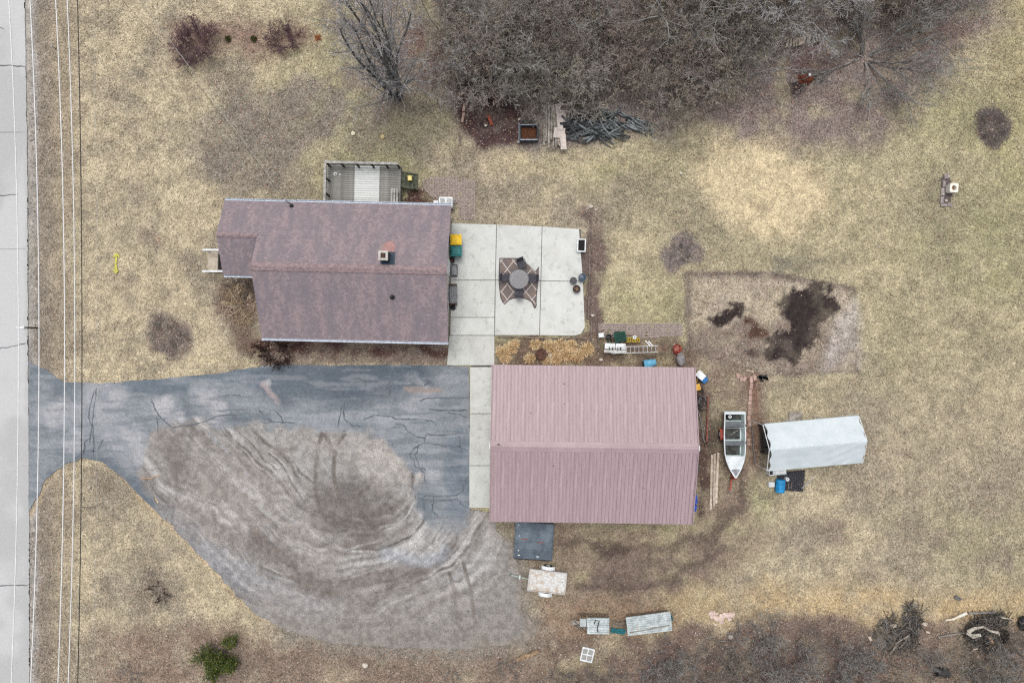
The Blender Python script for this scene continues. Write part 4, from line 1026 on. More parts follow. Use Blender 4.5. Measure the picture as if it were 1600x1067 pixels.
# ================================================================== clutter above the garage
t = thing('work_table', 'white folding table strewn with clutter under the ladder', 'table', (*P(961, 544, .7), 0), math.radians(-1.5))
MB().box(-.33, .13, .7, .66, .36, .04).obj('table_top', white_paint, t); MB().box(.36, .13, .7, .62, .36, .04).obj('table_top', white_paint, t)
MB().box(.03, -.2, .62, 1.42, .2, .04).obj('lower_shelf', M('shelf_white', (222, 222, 218), (186, 184, 178), 4, .7), t)
for sx in (-1, 1):
    for sy in (-1, 1): MB().box(sx * .62, sy * .22 - .02, .34, .05, .05, .68).obj('leg', grey_metal, t)
for k, x in enumerate((-.42, -.2, .12, .3)): MB().tube([(x, .55, .1), (x + .03, .3, .6), (x + .05, -.1, .78)], .035, 6).obj('hose', dark_metal if k % 2 else M('hose_green', (34, 84, 70), None, 6, .6), t)
lad = thing('ladder', 'aluminium ladder lying across the white table', 'ladder', (*P(998, 546, .8), .74), math.radians(1.6))
alu = M('aluminium', (206, 208, 210), (172, 174, 178), 4, .4, .35, bs=.05)
for s in (-1, 1): MB().box(-.25, s * .2, .02, 3.0, .035, .07).obj('side_rail', alu, lad)
for k in range(11): MB().tube([(-1.6 + k * .27, -.2, .02), (-1.6 + k * .27, .2, .02)], .018, 6).obj('rung', alu, lad)
for s in (-1, 1): MB().box(1.55, s * .15, .0, .62, .03, .05).obj('fly_rail', M('rail_red', (150, 112, 100), (120, 86, 76), 5, .7), lad)
for k in range(4): MB().tube([(1.3 + k * .17, -.15, 0), (1.3 + k * .17, .15, 0)], .014, 6).obj('fly_rung', M('rung_red', (176, 120, 104), None, 5, .7), lad)
MB().beam((.75, .2, .05), (.45, .55, .0), .05, .05).obj('stay', alu, lad); MB().beam((.9, .2, .05), (.65, .52, .0), .05, .05).obj('stay', alu, lad)
t = thing('garden_cart', 'dark green garden cart tipped behind the white table', 'cart', (*P(969, 526, .5), 0), .2)
gr_ = M('cart_green', (22, 88, 68), (16, 60, 50), 5, .6)
MB().box(0, 0, .35, .62, .5, .3, 0, 1.25).obj('tray', gr_, t); MB().box(0, 0, .505, .66, .52, .012).obj('load', M('cart_dark', (30, 74, 62), (20, 46, 40), 12, .8, fv=.5), t)
for s in (-1, 1): MB().tube([(-.1, s * .3, .18), (-.1, s * .36, .18)], .18, 14).obj('wheel', black_rubber, t); MB().tube([(.2, s * .22, .4), (-.55, s * .18, .5)], .02, 6).obj('handle', dark_metal, t)
t = thing('wire_rack', 'yellow slatted rack on the ground beside the ladder', 'rack', (*P(989, 531, .3), 0))
ye = M('rack_yellow', (196, 168, 52), (150, 126, 40), 6, .7)
for k in range(8): MB().box(-.38 + k * .11, 0, .3, .06, .32, .03).obj('slat', ye, t)
for s in (-1, 1): MB().box(0, s * .14, .25, .9, .04, .05).obj('runner', ye, t); MB().box(s * .4, 0, .12, .05, .3, .24).obj('leg', dark_wood, t)
t = thing('hose_reel', 'white disc with dark hub beside the yellow rack', 'reel', (*P(992, 527, .4), .0))
MB().tube([(0, 0, .3), (0, 0, .34)], .12, 18).obj('disc', white_paint, t); MB().tube([(0, 0, 0), (0, 0, .36)], .04, 10).obj('hub', dark_metal, t)
x, y = P(939.5, 523.5, .4); t = thing('pail', 'square white pail at the end of the brick path', 'pail', (x, y, 0))
MB().box(0, 0, .19, .28, .24, .38, .1, 1.15).obj('body', white_paint, t); MB().box(0, 0, .385, .33, .28, .02, .1).obj('lid', white_paint, t)
t = thing('dark_tub', 'black tub standing behind the white table', 'tub', (*P(951, 526, .3), 0))
MB().lathe([(.16, 0), (.2, .3), (.18, .3), (.15, .1)], 16, sx=1, sy=.9).obj('body', black_pl, t)
def barrel(px_, py_, r, L, rz, mat, lab, name='barrel', cat='barrel', upright=False, dents=True):
    t = thing(name, lab, cat, (*P(px_, py_, r), 0), rz)
    if upright:
        MB().lathe([(r * .92, 0), (r, .04), (r, L * .3), (r * 1.03, L * .33), (r, L * .36), (r, L * .64), (r * 1.03, L * .67), (r, L * .7), (r, L - .04), (r * .92, L)], 22).obj('body', mat, t)
    else:
        xs = [-.5, -.48, -.46, -.2, -.17, -.14, .14, .17, .2, .46, .48, .5]; rs = [.86, .97, 1, 1, 1.04, 1, 1, 1.04, 1, 1, .97, .86]
        MB().tube([(x * L, 0, r) for x in xs], [r * q for q in rs], 22).obj('body', mat, t, smooth=False)
        MB().tube([(L * .5, .0, r * 1.5), (L * .5 + .02, 0, r * 1.5)], .05, 10).obj('bung', dark_metal, t)
    return t
x, y = P(1015, 567, .5)
t = thing('blue_tub', 'pale blue plastic tub lying against the garage wall', 'tub', (x, y, 0), .1)
m = MB(); m.tube([(-.36, -.1, .3), (-.34, -.1, .3), (.1, -.05, .28), (.42, 0, .24)], [.26, .3, .27, .2], 16); m.obj('body', M('sky_plastic', (110, 178, 208), (84, 150, 184), 3, .5, fv=.06), t)
MB().tube([(-.39, -.1, .3), (-.36, -.1, .3)], .24, 16).obj('mouth', black_pl, t)
t = thing('wire_basket', 'tangled red wire basket on the ground right of ladder', 'basket', (*P(1058, 545, .3), 0))
rw = M('wire_red', (190, 74, 56), (140, 50, 42), 6, .7); rd = random.Random(5)
for k in range(16):
    a = rd.uniform(0, 2 * PI); pts = [(.28 * math.cos(a + q * .5) * rd.uniform(.5, 1.1), .3 * math.sin(a + q * .5) * rd.uniform(.5, 1.1), rd.uniform(.02, .4)) for q in range(4)]
    MB().tube(pts, .022, 5).obj('wire', rw, t)
MB().lathe([(.16, 0), (.2, .2), (.1, .26)], 12).obj('core', M('core_red', (150, 84, 70), (190, 150, 140), 6, .8), t)
t = thing('stone_urn', 'grey oblong weathered sack beside red wire basket', 'sack', (*P(1064.5, 562, .35), 0), .08)
m = MB(); m.lathe([(.2, 0), (.27, .08), (.28, .25), (.22, .36), (.1, .4)], 14, sx=1, sy=1.55); m.obj('body', M('sack_grey', (150, 146, 146), (112, 108, 108), 7, .95, fine=18, fv=.25, bs=.8), t, smooth=True)
MB().tube([(-.2, .36, .3), (0, .42, .36), (.2, .36, .3)], .03, 6).obj('tied_end', M('sack_tie', (170, 164, 160), None, 5, .9), t)
# right garage corner
t = thing('cooler', 'blue cooler with white lid askew at the garage corner', 'cooler', (*P(1097, 589, .5), 0), math.radians(-42))
MB().box(.12, 0, .2, .62, .4, .4).obj('body', M('cooler_blue', (26, 110, 176), (20, 84, 140), 4, .5, fv=.06), t); MB().box(-.12, .03, .43, .58, .42, .06).obj('lid', white_paint, t)
MB().tube([(.44, -.15, .3), (.5, -.15, .34), (.5, .15, .34), (.44, .15, .3)], .018, 6).obj('handle', dark_metal, t)
t = thing('mop_bucket', 'yellow bucket and tool beside garage wall below the cooler', 'bucket', (*P(1090.5, 605, .5), 0), .3)
MB().box(0, 0, .22, .3, .34, .44, 0, 1.2).obj('body', M('amber_plastic', (226, 176, 74), (196, 146, 54), 4, .55), t); MB().tube([(-.05, .2, .3), (.12, .6, .75)], .025, 6).obj('tool_handle', M('amber_plastic', (226, 176, 74)), t)
hm = M('hose_black', (54, 54, 58), (34, 34, 38), 8, .7)
t = thing('hose_pile', 'heap of black hose and grey pipe beside garage wall', 'hose', (*P(1094, 625), 0)); rd = random.Random(9)
for k in range(9):
    cx, cy = rd.uniform(-.15, .15), rd.uniform(-.5, .5); r = rd.uniform(.15, .32); z = .03 + k * .03
    MB().tube([(cx + r * math.cos(a) * .8, cy + r * math.sin(a), z + rd.uniform(-.02, .03)) for a in np.linspace(0, 5.5, 14)], .022, 5).obj('loop', hm if k % 3 else grey_metal, t)
for k, (a, b, c_, d) in enumerate(((1090,640,1098,670), (1094,655,1100,690), (1088,700,1092,735))):
    p, q = P(a, b), P(c_, d); tag(MB().tube([(*p, .04), (*q, .06)], .035, 6).obj('pipe', grey_wood), ['grey pipe end nearest the black hose heap', 'grey pipe in the middle of the garage side strip', 'grey pipe next to the garage roof ridge end'][k], 'pipe')
blue_tarp = M('blue_tarp', (32, 84, 190), (24, 62, 150), 5, .5)
t = thing('blue_tote', 'deep blue bin half hidden under the garage eave', 'bin', (*P(1085, 785, .7), 0))
MB().box(0, .2, .3, .34, .5, .6, .1).obj('body', blue_tarp, t); MB().box(.02, -.42, .2, .42, .4, .4, -.2).obj('side_crate', blue_tarp, t); MB().box(0, .2, .62, .4, .56, .05, .1).obj('lid', blue_tarp, t)
# lumber leaning beside the garage
for k, (a, b, c_, d, lb) in enumerate(((1112,710,1110,796,'leftmost long grey board lying between garage and boat'), (1116,708,1115,790,'middle long grey board lying between garage and boat'), (1121,706,1118,785,'rightmost long grey board lying between garage and boat'))):
    p, q = P(a, b), P(c_, d); tag(MB().beam((*p, .08 + k * .03), (*q, .05 + k * .03), .15, .045).obj('long_board', pale_wood), lb, 'board', 'long boards beside the garage')
# row of pavers
pav = M('paver', (194, 164, 150), (164, 136, 124), 5, .9, inst=.12)
row = thing('paver_row', 'single file row of pinkish concrete pavers above the boat', 'paver row', (*P(1170, 640), 0)); ox, oy = P(1170, 640)
yy = 588
for k in range(13):
    hgt = random.choice((8, 9, 10, 6)); yy2 = yy + hgt
    if k not in (9, 10):
        p = P(1173 - k * .35 + random.uniform(-.8, .8), (yy + yy2) / 2); MB().box(p[0] - ox, p[1] - oy, .035, .2, (hgt - .8) / S, .08, random.uniform(-.06, .06)).obj('paver', pav, row)
    yy = yy2
for k, (a, b, r) in enumerate(((1153,587,.3),(1158,592,.1),(1163,592,-.3),(1179,590,.1))):
    tag(MB().box(0, 0, .035, .19, .36, .08, r).obj('loose_paver', pav, None, (*P(a, b), 0)), ['loose pinkish paver farthest left near the paver row', 'loose pinkish paver second from left near the paver row', 'loose pinkish paver touching the left of paver row', 'loose grey pink paver right of the paver row'][k], 'paver', 'loose pavers near the row')
tag(MB().beam((*P(1165, 578), .05), (*P(1177, 581), .05), .09, .07).obj('plank_end', pale_wood), 'short pale plank above the row of pavers', 'plank')
tag(MB().beam((*P(1197, 600), .05), (*P(1212, 588), .08), .06, .05).obj('stake', pale_wood), 'thin pale stake lying in the lawn near the garden', 'stake')
m = MB(); rd = random.Random(3)
for k in range(12): m.box(rd.uniform(-.3, .3), rd.uniform(-.14, .14), .04, .2, .12, .1, rd.uniform(0, 3))
tag(m.obj('black_sheeting', hm, None, (*P(1193, 591), 0)), 'crumpled black plastic beside the loose pavers', 'plastic sheet')
MBp = MB()
tag(MB().beam((*P(1105, 648), .05), (*P(1104, 690), .05), .1, .1).beam((*P(1106, 620), .05), (*P(1105, 646), .05), .1, .1).obj('rusty_rail', M('rail_rust', (146, 92, 82), (112, 70, 64), 5, .9)), 'long rusty red rail lying along the garage side', 'rail')

# ================================================================== boat on its trailer
bxx, byy = P(1148, 695, .9)
boat = thing('boat', 'open white aluminium boat with grey bench seats on trailer', 'boat', (bxx, byy, 0))
BL = 4.2
hullm = M('hull_white', (226, 232, 234), (200, 208, 210), 2.5, .45, fv=.06, bs=.05)
boat_in = M('hull_inside', (206, 222, 220), (178, 194, 192), 3, .6, fv=.1)
stn = [(0, .67, .95, .45), (.1, .68, .95, .44), (.25, .705, .95, .43), (.45, .71, .96, .43), (.62, .68, .98, .45), (.74, .58, 1.01, .5), (.84, .42, 1.05, .58), (.92, .24, 1.09, .7), (1.0, .03, 1.13, .95)]
m = MB(); mi = MB()
for t_, w_, zg, zb in stn:
    y = BL / 2 - t_ * BL
    for s in (-1, 1): m.v += [(0, y, zb), (s * w_ * .8, y, zb + .05), (s * w_, y, zg), (s * max(w_ - .07, .0), y, zg + .005)]
    wi = max(w_ - .07, .0)
    for s in (-1, 1): mi.v += [(0, y, zb + .09), (s * wi * .84, y, zb + .1), (s * wi, y, zg + .004)]
for i in range(len(stn) - 1):
    for k in range(2):
        for j in range(3): m.f.append((i * 8 + k * 4 + j, i * 8 + k * 4 + j + 1, (i + 1) * 8 + k * 4 + j + 1, (i + 1) * 8 + k * 4 + j))
        for j in range(2): mi.f.append((i * 6 + k * 3 + j, i * 6 + k * 3 + j + 1, (i + 1) * 6 + k * 3 + j + 1, (i + 1) * 6 + k * 3 + j))
m.obj('hull', hullm, boat); mi.obj('inner_hull', boat_in, boat)
MB().box(0, BL / 2 - .03, .72, 1.3, .09, .5).box(0, BL / 2 - .06, .975, 1.36, .16, .03).obj('transom', hullm, boat)
bd = MB(); pts = [(-.63, -.70), (.63, -.70), (.55, -1.02), (.4, -1.4), (.22, -1.76), (0.0, -2.06), (-.22, -1.76), (-.4, -1.4), (-.55, -1.02)]
bd.quad(*[(x, y, .99 + max(0, -(y + .7)) * .09) for x, y in pts[::-1]]); bd.obj('bow_deck', hullm, boat)
MB().quad((-.28, -1.55, 1.085), (0, -1.98, 1.12), (.28, -1.55, 1.085), (0, -1.5, 1.085)).obj('bow_plate', grey_metal, boat)
seatm = M('seat_grey', (112, 118, 122), (92, 96, 100), 4, .7, fv=.1)
MB().box(0, 1.32, .84, 1.2, .34, .05).obj('bench_seat', seatm, boat); MB().box(0, .1, .84, 1.26, .30, .05).obj('bench_seat', seatm, boat)
flm = M('boat_floor', (84, 86, 82), (50, 52, 48), 3, .9, fine=14, fv=.35)
MB().box(-.06, .72, .56, 1.0, .8, .03).obj('floor_panel', flm, boat); MB().box(-.06, -.38, .57, .98, .62, .03).obj('floor_panel', flm, boat); MB().box(0, 1.75, .58, 1.05, .4, .03).obj('floor_panel', flm, boat)
MB().tube([(-.62, 1.1, .97), (.64, 1.1, .97)], .018, 6).obj('cross_rod', alu, boat)
for y in (1.25, .15): MB().box(.68, y, .99, .05, .12, .06).obj('oarlock', dark_metal, boat)
for k, (x, y) in enumerate(((-.1, .7), (.2, .85), (-.25, .5))): MB().tube([(x - .2, y - .15, .6), (x + .2, y + .12, .62)], .035, 6).obj('stowed_rod', grey_wood, boat)
sp = thing('spare_wheel', 'spare tyre with white rim lying inside boat stern', 'wheel', (bxx - .24, byy + 1.78, .6))
MB().lathe([(.12, 0), (.2, .0), (.23, .06), (.2, .13), (.12, .12)], 20).obj('tyre', black_rubber, sp); MB().lathe([(.1, .1), (.11, .13), (.05, .12)], 14).obj('rim', white_paint, sp); MB().lathe([(.03, .12), (.03, .15)], 8).obj('hub', dark_metal, sp)
tr = thing('boat_trailer', 'red painted boat trailer with fender under the white boat', 'trailer', (bxx, byy, 0))
redp = M('trailer_red', (186, 92, 76), (150, 72, 60), 5, .7)
for s in (-1, 1): MB().beam((s * .5, 1.9, .38), (s * .42, -.9, .38), .08, .08).obj('frame_rail', redp, tr); MB().beam((s * .42, -.9, .38), (.0, -2.0, .4), .08, .08).obj('frame_rail', redp, tr)
MB().beam((0, -1.8, .42), (-.18, -3.05, .45), .09, .09).obj('tongue', redp, tr)
MB().tube([(-.75, .6, .3), (.75, .6, .3)], .035, 8).obj('axle', dark_metal, tr)
for s in (-1, 1):
    wv = MB().tube([(s * .6, .6, .3), (s * .78, .6, .3)], .29, 20).obj('wheel', black_rubber, tr); MB().tube([(s * .78, .6, .3), (s * .795, .6, .3)], .14, 14).obj('rim', white_paint, wv)
    fm = MB()
    for k in range(8):
        a0, a1 = PI * k / 8, PI * (k + 1) / 8
        fm.quad((s * .57, .6 + .38 * math.cos(a0), .32 + .36 * math.sin(a0)), (s * .84, .6 + .38 * math.cos(a0), .32 + .36 * math.sin(a0)), (s * .84, .6 + .38 * math.cos(a1), .32 + .36 * math.sin(a1)), (s * .57, .6 + .38 * math.cos(a1), .32 + .36 * math.sin(a1)))
    fm.obj('fender', redp, tr)
MB().box(-.05, -2.15, .7, .12, .14, .6).obj('winch_post', rust_red, tr); MB().tube([(-.15, -2.15, .9), (.15, -2.15, .9)], .06, 10).obj('winch', rust_red, tr); MB().lathe([(.05, .4), (.07, .5), (.03, .54)], 10, -.19, -3.08).obj('coupler', grey_metal, tr)

# ================================================================== white canopy shelter
c0 = (np.array(P(1196.5, 662.3, 2.0)) + np.array(P(1342, 649, 2.0)) + np.array(P(1199.7, 735.8, 2.0)) + np.array(P(1345, 723, 2.0))) / 4
can = thing('canopy', 'white tarp canopy shelter on poles standing on the lawn', 'canopy', (c0[0], c0[1], 0), math.radians(5.1))
CLn, CWd = 5.84, 2.94
tarpm = M('tarp_white', (205, 213, 215), (195, 204, 206), 1.2, .55, fine=6, fv=.03, bs=.1)
V = []; F = []; nu, nv = 60, 34; rd = random.Random(2)
for i in range(nu + 1):
    u = i / nu
    for j in range(nv + 1):
        q = j / nv * 2 - 1
        x = (u - .5) * (CLn + .05); y = q * CWd / 2
        sag = -.05 * math.sin(PI * ((u * 3) % 1)) * (1 - abs(q)) * abs(q) * 2
        x += (.10 * (1 - abs(q)) * (2 * u - 1)) * .3 - (.10 * math.sin(PI * abs(q) * 2) ** 2) * (1 if u > .98 else -1 if u < .02 else 0)
        z = 2.78 - .74 * abs(q) ** 1.08 + sag + .012 * math.sin(x * 5 + q * 7) * abs(q) + .014 * math.sin((x * 2.1 - y * 5.5) * 2.2) * math.exp(-((x - 1.6) ** 2 + (y + .9) ** 2) * .8)
        z += .02 * (vnoise(np.array([x * 1.3 + 50]), np.array([y * 4.5 + 20]))[0] - .5) * min(1, 3 * (1 - abs(q)) + .3)
        V.append((x, y, z))
    for s in (1,): pass
for i in range(nu):
    for j in range(nv): a = i * (nv + 1) + j; F.append((a, a + nv + 1, a + nv + 2, a + 1))
m = MB(); m.v = V; m.f = F; m.obj('roof_tarp', tarpm, can, smooth=True)
for s in (-1, 1):
    m = MB()
    for i in range(nu):
        j = 0 if s < 0 else nv; a = V[i * (nv + 1) + j]; b = V[(i + 1) * (nv + 1) + j]; d = .10 + .03 * math.sin(i * 1.1)
        m.quad(a, b, (b[0], b[1] + s * .02, b[2] - d), (a[0], a[1] + s * .02, a[2] - d))
    m.obj('valance', tarpm, can)
for x in (-CLn / 2 - .1, -CLn / 6, CLn / 6, CLn / 2 + .06):
    for s in (-1, 1):
        MB().tube([(x, s * 1.42, 0), (x, s * 1.42, 2.0)], .025, 8).obj('pole', white_paint, can)
        MB().tube([(x, s * 1.42, 2.0), (x, 0, 2.73)], .025, 8).obj('rafter', white_paint, can)
for y, z in ((-1.42, 2.0), (0, 2.73), (1.42, 2.0)): MB().tube([(-CLn / 2 - .1, y, z), (CLn / 2 + .06, y, z)], .022, 8).obj('purlin', white_paint, can)
MB().tube([(-CLn / 2 - .15, -1.4, .06), (-CLn / 2 - .15, 1.4, .06)], .03, 6).obj('ground_rail', grey_metal, can)
t = thing('storage_shelf', 'dark shelf of stored things inside canopy left end', 'shelf', (c0[0] - 2.2, c0[1] - .1, 0), math.radians(5))
MB().box(-.2, .2, .7, .5, 1.9, .05).box(-.2, .2, .3, .5, 1.9, .05).obj('shelf_board', dark_wood, t)
for y in (-.7, 1.1): MB().box(-.2, y, .36, .5, .05, .72).obj('shelf_side', dark_metal, t)
for k in range(4): MB().box(-.2 + random.uniform(-.05, .05), -.5 + k * .45, .86, .34, .3, .28, random.uniform(-.3, .3)).obj('stored_box', M('box_mix', (120, 118, 116), (60, 58, 58), 2, .8), t)
tag(MB().box(0, 0, .03, .85, .6, .05, math.radians(4)).obj('plywood_board', weather_wood, None, (*P(1243, 650.5), 0)), 'grey plywood board lying at the upper canopy edge', 'board')
# mesh panel, barrel and boxes below the canopy
mx0, my0 = P(1236, 751)
wmat = thing('wire_mesh', 'black wire mesh spread on the grass below the canopy', 'wire mesh', (mx0, my0, 0), math.radians(3))
mb = MB(); dk = M('panel_black', (38, 40, 46), (26, 26, 30), 6, .7)
quadp = [(-.95, -.55), (.72, -.75), (.95, .65), (-.9, .6)]
MB().prism(quadp, .008, .02).obj('liner', M('liner_black', (44, 44, 50), (30, 30, 34), 5, .7, fine=14, fv=.4, bs=.6), wmat)
for k in range(15): x = -.9 + k * .125; mb.tube([(x, -.55 - .1 * (x + .9) / 1.6, .05), (x + .04, .6, .06)], .008, 4)
for k in range(10): y = -.55 + k * .125; mb.tube([(-.92, y, .055), (.8, y - .02, .06)], .008, 4)
mb.obj('wire_grid', M('wire_grey', (112, 112, 118), (84, 84, 90), 6, .6), wmat)
MB().tube([(.55, -.45, .3), (.85, .55, 1.6)], .022, 6).obj('prop_pole', white_paint, wmat)
barrel(1219, 759, .30, .84, math.radians(86), blue_plastic, 'bright blue plastic barrel lying below the canopy corner')
t = thing('white_appliance', 'white appliance lying under canopy eave beside the barrel', 'appliance', (*P(1216, 737, .6), 0), math.radians(5))
MB().box(0, 0, .25, 1.1, .45, .5).obj('body', white_paint, t); MB().box(-.42, -.02, .51, .2, .3, .02).obj('opening', black_pl, t); MB().box(.15, -.2, .515, .75, .06, .02).obj('trim', M('trim_grey', (186, 196, 196), None, 4, .6), t)
t = thing('white_tote', 'small white box left of the bright blue barrel', 'box', (*P(1206, 757, .3), 0), .05)
MB().box(0, 0, .14, .36, .3, .28).obj('body', white_paint, t); MB().box(0, 0, .285, .3, .22, .012).box(-.05, 0, .295, .05, .06, .02).obj('lid', M('lid_white', (226, 228, 228), (190, 190, 190), 6, .6), t)
t = thing('cable_spool', 'small round white spool right of the blue barrel', 'spool', (*P(1231, 749, .3), 0))
MB().tube([(0, 0, .22), (0, 0, .26)], .12, 16).tube([(0, 0, 0), (0, 0, .04)], .12, 16).obj('flange', white_paint, t); MB().tube([(0, 0, .04), (0, 0, .27)], .04, 10).obj('core', dark_metal, t)
for k, (a, b) in enumerate(((1231, 758), (1236, 757))): tag(MB().box(0, 0, .08, .06, .45, .05, -.06).obj('mesh_batten', edge_wood, None, (*P(a, b), 0)), ['left short brown batten on the black mesh', 'right short brown batten on the black mesh'][k], 'batten')

# ================================================================== trailers below the garage
t = thing('flatbed_platform', 'dark flat trailer deck of plywood against the lower garage wall', 'trailer deck', (*P(834, 845, .5), 0), math.radians(-3.5))
plyd = M('ply_dark', (104, 116, 126), (80, 90, 100), 1.5, .7, fine=10, fv=.2, inst=.12)
for k in range(4): MB().box(0, -.87 + k * .58, .52, 2.4, .575, .03).obj('deck_sheet', plyd, t)
for s in (-1, 1): MB().box(s * 1.235, 0, .5, .05, 2.36, .1).obj('side_rail', M('rail_blue', (96, 108, 116), (76, 80, 84), 4, .6), t); MB().box(0, s * 1.19, .48, 2.4, .05, .12).obj('end_rail', dark_metal, t)
for sx in (-1, 1):
    for sy in (-1, 1): MB().box(sx * 1.0, sy * .9, .23, .12, .12, .46).obj('leg', dark_metal, t)
for k, (x, y, c_) in enumerate(((-1.02, .98, 0), (-.95, .3, 0), (-.95, -.65, 0), (-.9, -.95, 0), (.3, -.98, 0))): MB().box(x, y, .54, .07 + .08 * (k > 2), .06, .015).obj('paint_chip', white_paint, t)
for k, (x, y) in enumerate(((-.6, .1), (.45, -.05))): MB().box(x, y, .538, .45, .05, .008, .05).obj('scuff', rust_red, t)
t = thing('utility_trailer', 'small grey utility trailer with white fenders and tongue', 'trailer', (*P(855, 908.5, .6), 0), math.radians(-6.5))
bedm = M('bed_grey', (206, 204, 202), (170, 160, 150), 2.2, .8, fine=8, fv=.15)
ubed = M('bed_stained', (208, 207, 203), (190, 176, 160), 2.6, .9, fine=9, fv=.25, lo=.45, hi=.6)
MB().box(0, 0, .52, 2.36, 1.34, .05).obj('bed', ubed, t)
for s in (-1, 1): MB().box(0, s * .68, .58, 2.42, .05, .14).obj('side_rail', bedm, t); MB().box(s * 1.2, 0, .58, .05, 1.3, .14).obj('end_rail', bedm, t)
for s in (-1, 1):
    fm = MB(); xo = -.02 - s * -.0
    for k in range(8):
        a0, a1 = PI * k / 8, PI * (k + 1) / 8
        fm.quad(*[(xo + .45 * math.cos(a), yy_, .38 + .3 * math.sin(a)) for a, yy_ in ((a0, s * .74), (a0, s * .97), (a1, s * .97), (a1, s * .74))])
    fm.obj('fender', white_paint, t)
    wv = MB().tube([(xo, s * .76, .28), (xo, s * .94, .28)], .27, 18).obj('wheel', black_rubber, t); MB().tube([(xo, s * .94, .28), (xo, s * .955, .28)], .13, 12).obj('rim', white_paint, wv)
MB().beam((-1.2, 0, .5), (-2.4, .12, .45), .07, .07).obj('tongue', M('tongue_green', (170, 184, 172), (140, 150, 140), 5, .6), t)
MB().box(-1.78, .06, .52, .08, .26, .08).obj('jack_bracket', white_paint, t); MB().lathe([(.05, .44), (.06, .54), (.03, .58)], 8, -2.4, .12).obj('coupler', grey_metal, t); MB().lathe([(.03, .55), (.03, .56)], 8, .95, .05).obj('drain_hole', black_pl, t)

# ================================================================== covered firewood stacks
zinc = M('zinc_sheet', (196, 204, 204), (160, 168, 168), 2.2, .5, .15, fine=12, fv=.18, bs=.1, inst=.06)
def corrugated(L, W_, nrib, amp=.02):
    m = MB(); n = nrib * 6
    for i in range(n + 1):
        y = -W_ / 2 + W_ * i / n; z = amp * math.cos(i / 6 * 2 * PI); m.v += [(-L / 2, y, z), (L / 2, y, z)]
    for i in range(n): m.f.append((2 * i, 2 * i + 1, 2 * i + 3, 2 * i + 2))
    return m
logm = M('split_log', (150, 132, 112), (104, 88, 74), 6, .9, fine=20, fv=.3, inst=.25)
def stack(px_, py_, L, W_, h, rz, lab):
    t = thing('firewood_stack', lab, 'firewood', (*P(px_, py_, h), 0), rz)
    rows = int(h / .14); cols = int(L / .15)
    lm = MB().tube([(0, -W_ * .46, 0), (0, W_ * .46, 0)], .068, 6).mesh('log'); lm.materials.append(logm)
    for r in range(rows):
        for c_ in range(cols):
            o = link('log', lm, t, (-L / 2 + .08 + c_ * .15 + (r % 2) * .04, random.uniform(-.04, .04), .07 + r * .135)); o.rotation_euler = (0, random.uniform(0, 1), random.uniform(-.05, .05))
    return t, rows * .135 + .07
t, hz = stack(1014, 974, 2.7, .95, .8, math.radians(6.5), 'right hand firewood stack under a long corrugated metal sheet')
for k, (y, rl) in enumerate(((-.28, .06), (.3, -.08))):
    o = corrugated(2.86, .64, 5, .018).obj('cover_sheet', zinc, t, (0, y, hz + .08 + k * .03)); o.rotation_euler = (rl, 0, .02 * k)
MB().box(-.75, -.1, hz + .125, .05, .5, .03).obj('batten', pale_wood, t); MB().beam((-1.3, -.42, hz + .12), (1.3, -.2, hz + .14), .05, .04).obj('batten', weather_wood, t)
t, hz = stack(929, 976, 2.0, .95, .8, math.radians(-1), 'left hand firewood stack under square metal sheet and bent pipe')
o = corrugated(1.42, .58, 4, .018).obj('cover_sheet', zinc, t, (.22, .2, hz + .1)); o = corrugated(1.40, .6, 4, .018).obj('cover_sheet', zinc, t, (.24, -.26, hz + .08))
for k, (x, y, a, b) in enumerate(((-.72, .1, .4, .5), (-1.0, -.02, .4, .42), (-.5, -.28, .46, .3), (-1.3, 0, .34, .3))): MB().box(x, y, hz * (.8 - .12 * k) + .12, a, b, .03, random.uniform(-.08, .08)).obj('cover_board', weather_wood if k % 2 else zinc, t)
MB().tube([(.2, -.4, hz + .15), (.18, -.1, hz + .15), (.28, .3, hz + .17), (.06, .36, hz + .17), (-.05, .1, hz + .16)], .028, 6).obj('bent_pipe', dark_metal, t)
m = MB(); rd = random.Random(12)
for k in range(9): a = (rd.uniform(-1.3, -.3), rd.uniform(-.3, .2)); m.tube([(a[0], a[1], hz * .9), (a[0] + rd.uniform(.1, .5), a[1] + rd.uniform(-.4, .1), hz * .8 + .15)], .02, 5)
m.obj('scrap_rods', dark_metal, t)
tealw = M('teal_tarp', (44, 116, 122), (30, 86, 94), 6, .7, fine=14, fv=.35)
for a, b, L, W_, rz, lb in ((965, 983, .95, .34, -.12, 'teal tarp strip bridging the gap between firewood stacks'), (1045, 962, .35, .45, .4, 'scrap of teal tarp at the far end of right stack')):
    m = MB(); n = 10
    for i in range(n + 1):
        for j in range(4): m.v.append((-L / 2 + L * i / n, -W_ / 2 + W_ * j / 3, .25 + .05 * math.sin(i * 1.7 + j * 2.1) + .04 * math.cos(i * .9 - j)))
    for i in range(n):
        for j in range(3): m.f.append((i * 4 + j, (i + 1) * 4 + j, (i + 1) * 4 + j + 1, i * 4 + j + 1))
    tag(m.obj('tarp_strip', tealw, None, (*P(a, b), 0), rz), lb, 'tarp')
MB_ = [((955,968),(985,970),'upper grey pole lying between the two firewood stacks'), ((956,972),(984,976),'lower grey pole lying between the two firewood stacks'), ((982,962),(1042,957),'thin dark pole behind the right firewood stack')]
for a, b, lb in MB_: tag(MB().tube([(*P(*a), .3), (*P(*b), .32)], .03, 6).obj('pole', grey_wood), lb, 'pole')
t = thing('window_sash', 'old white window sash with four panes on leaf litter', 'window sash', (*P(917.5, 1022), .03), math.radians(-13))
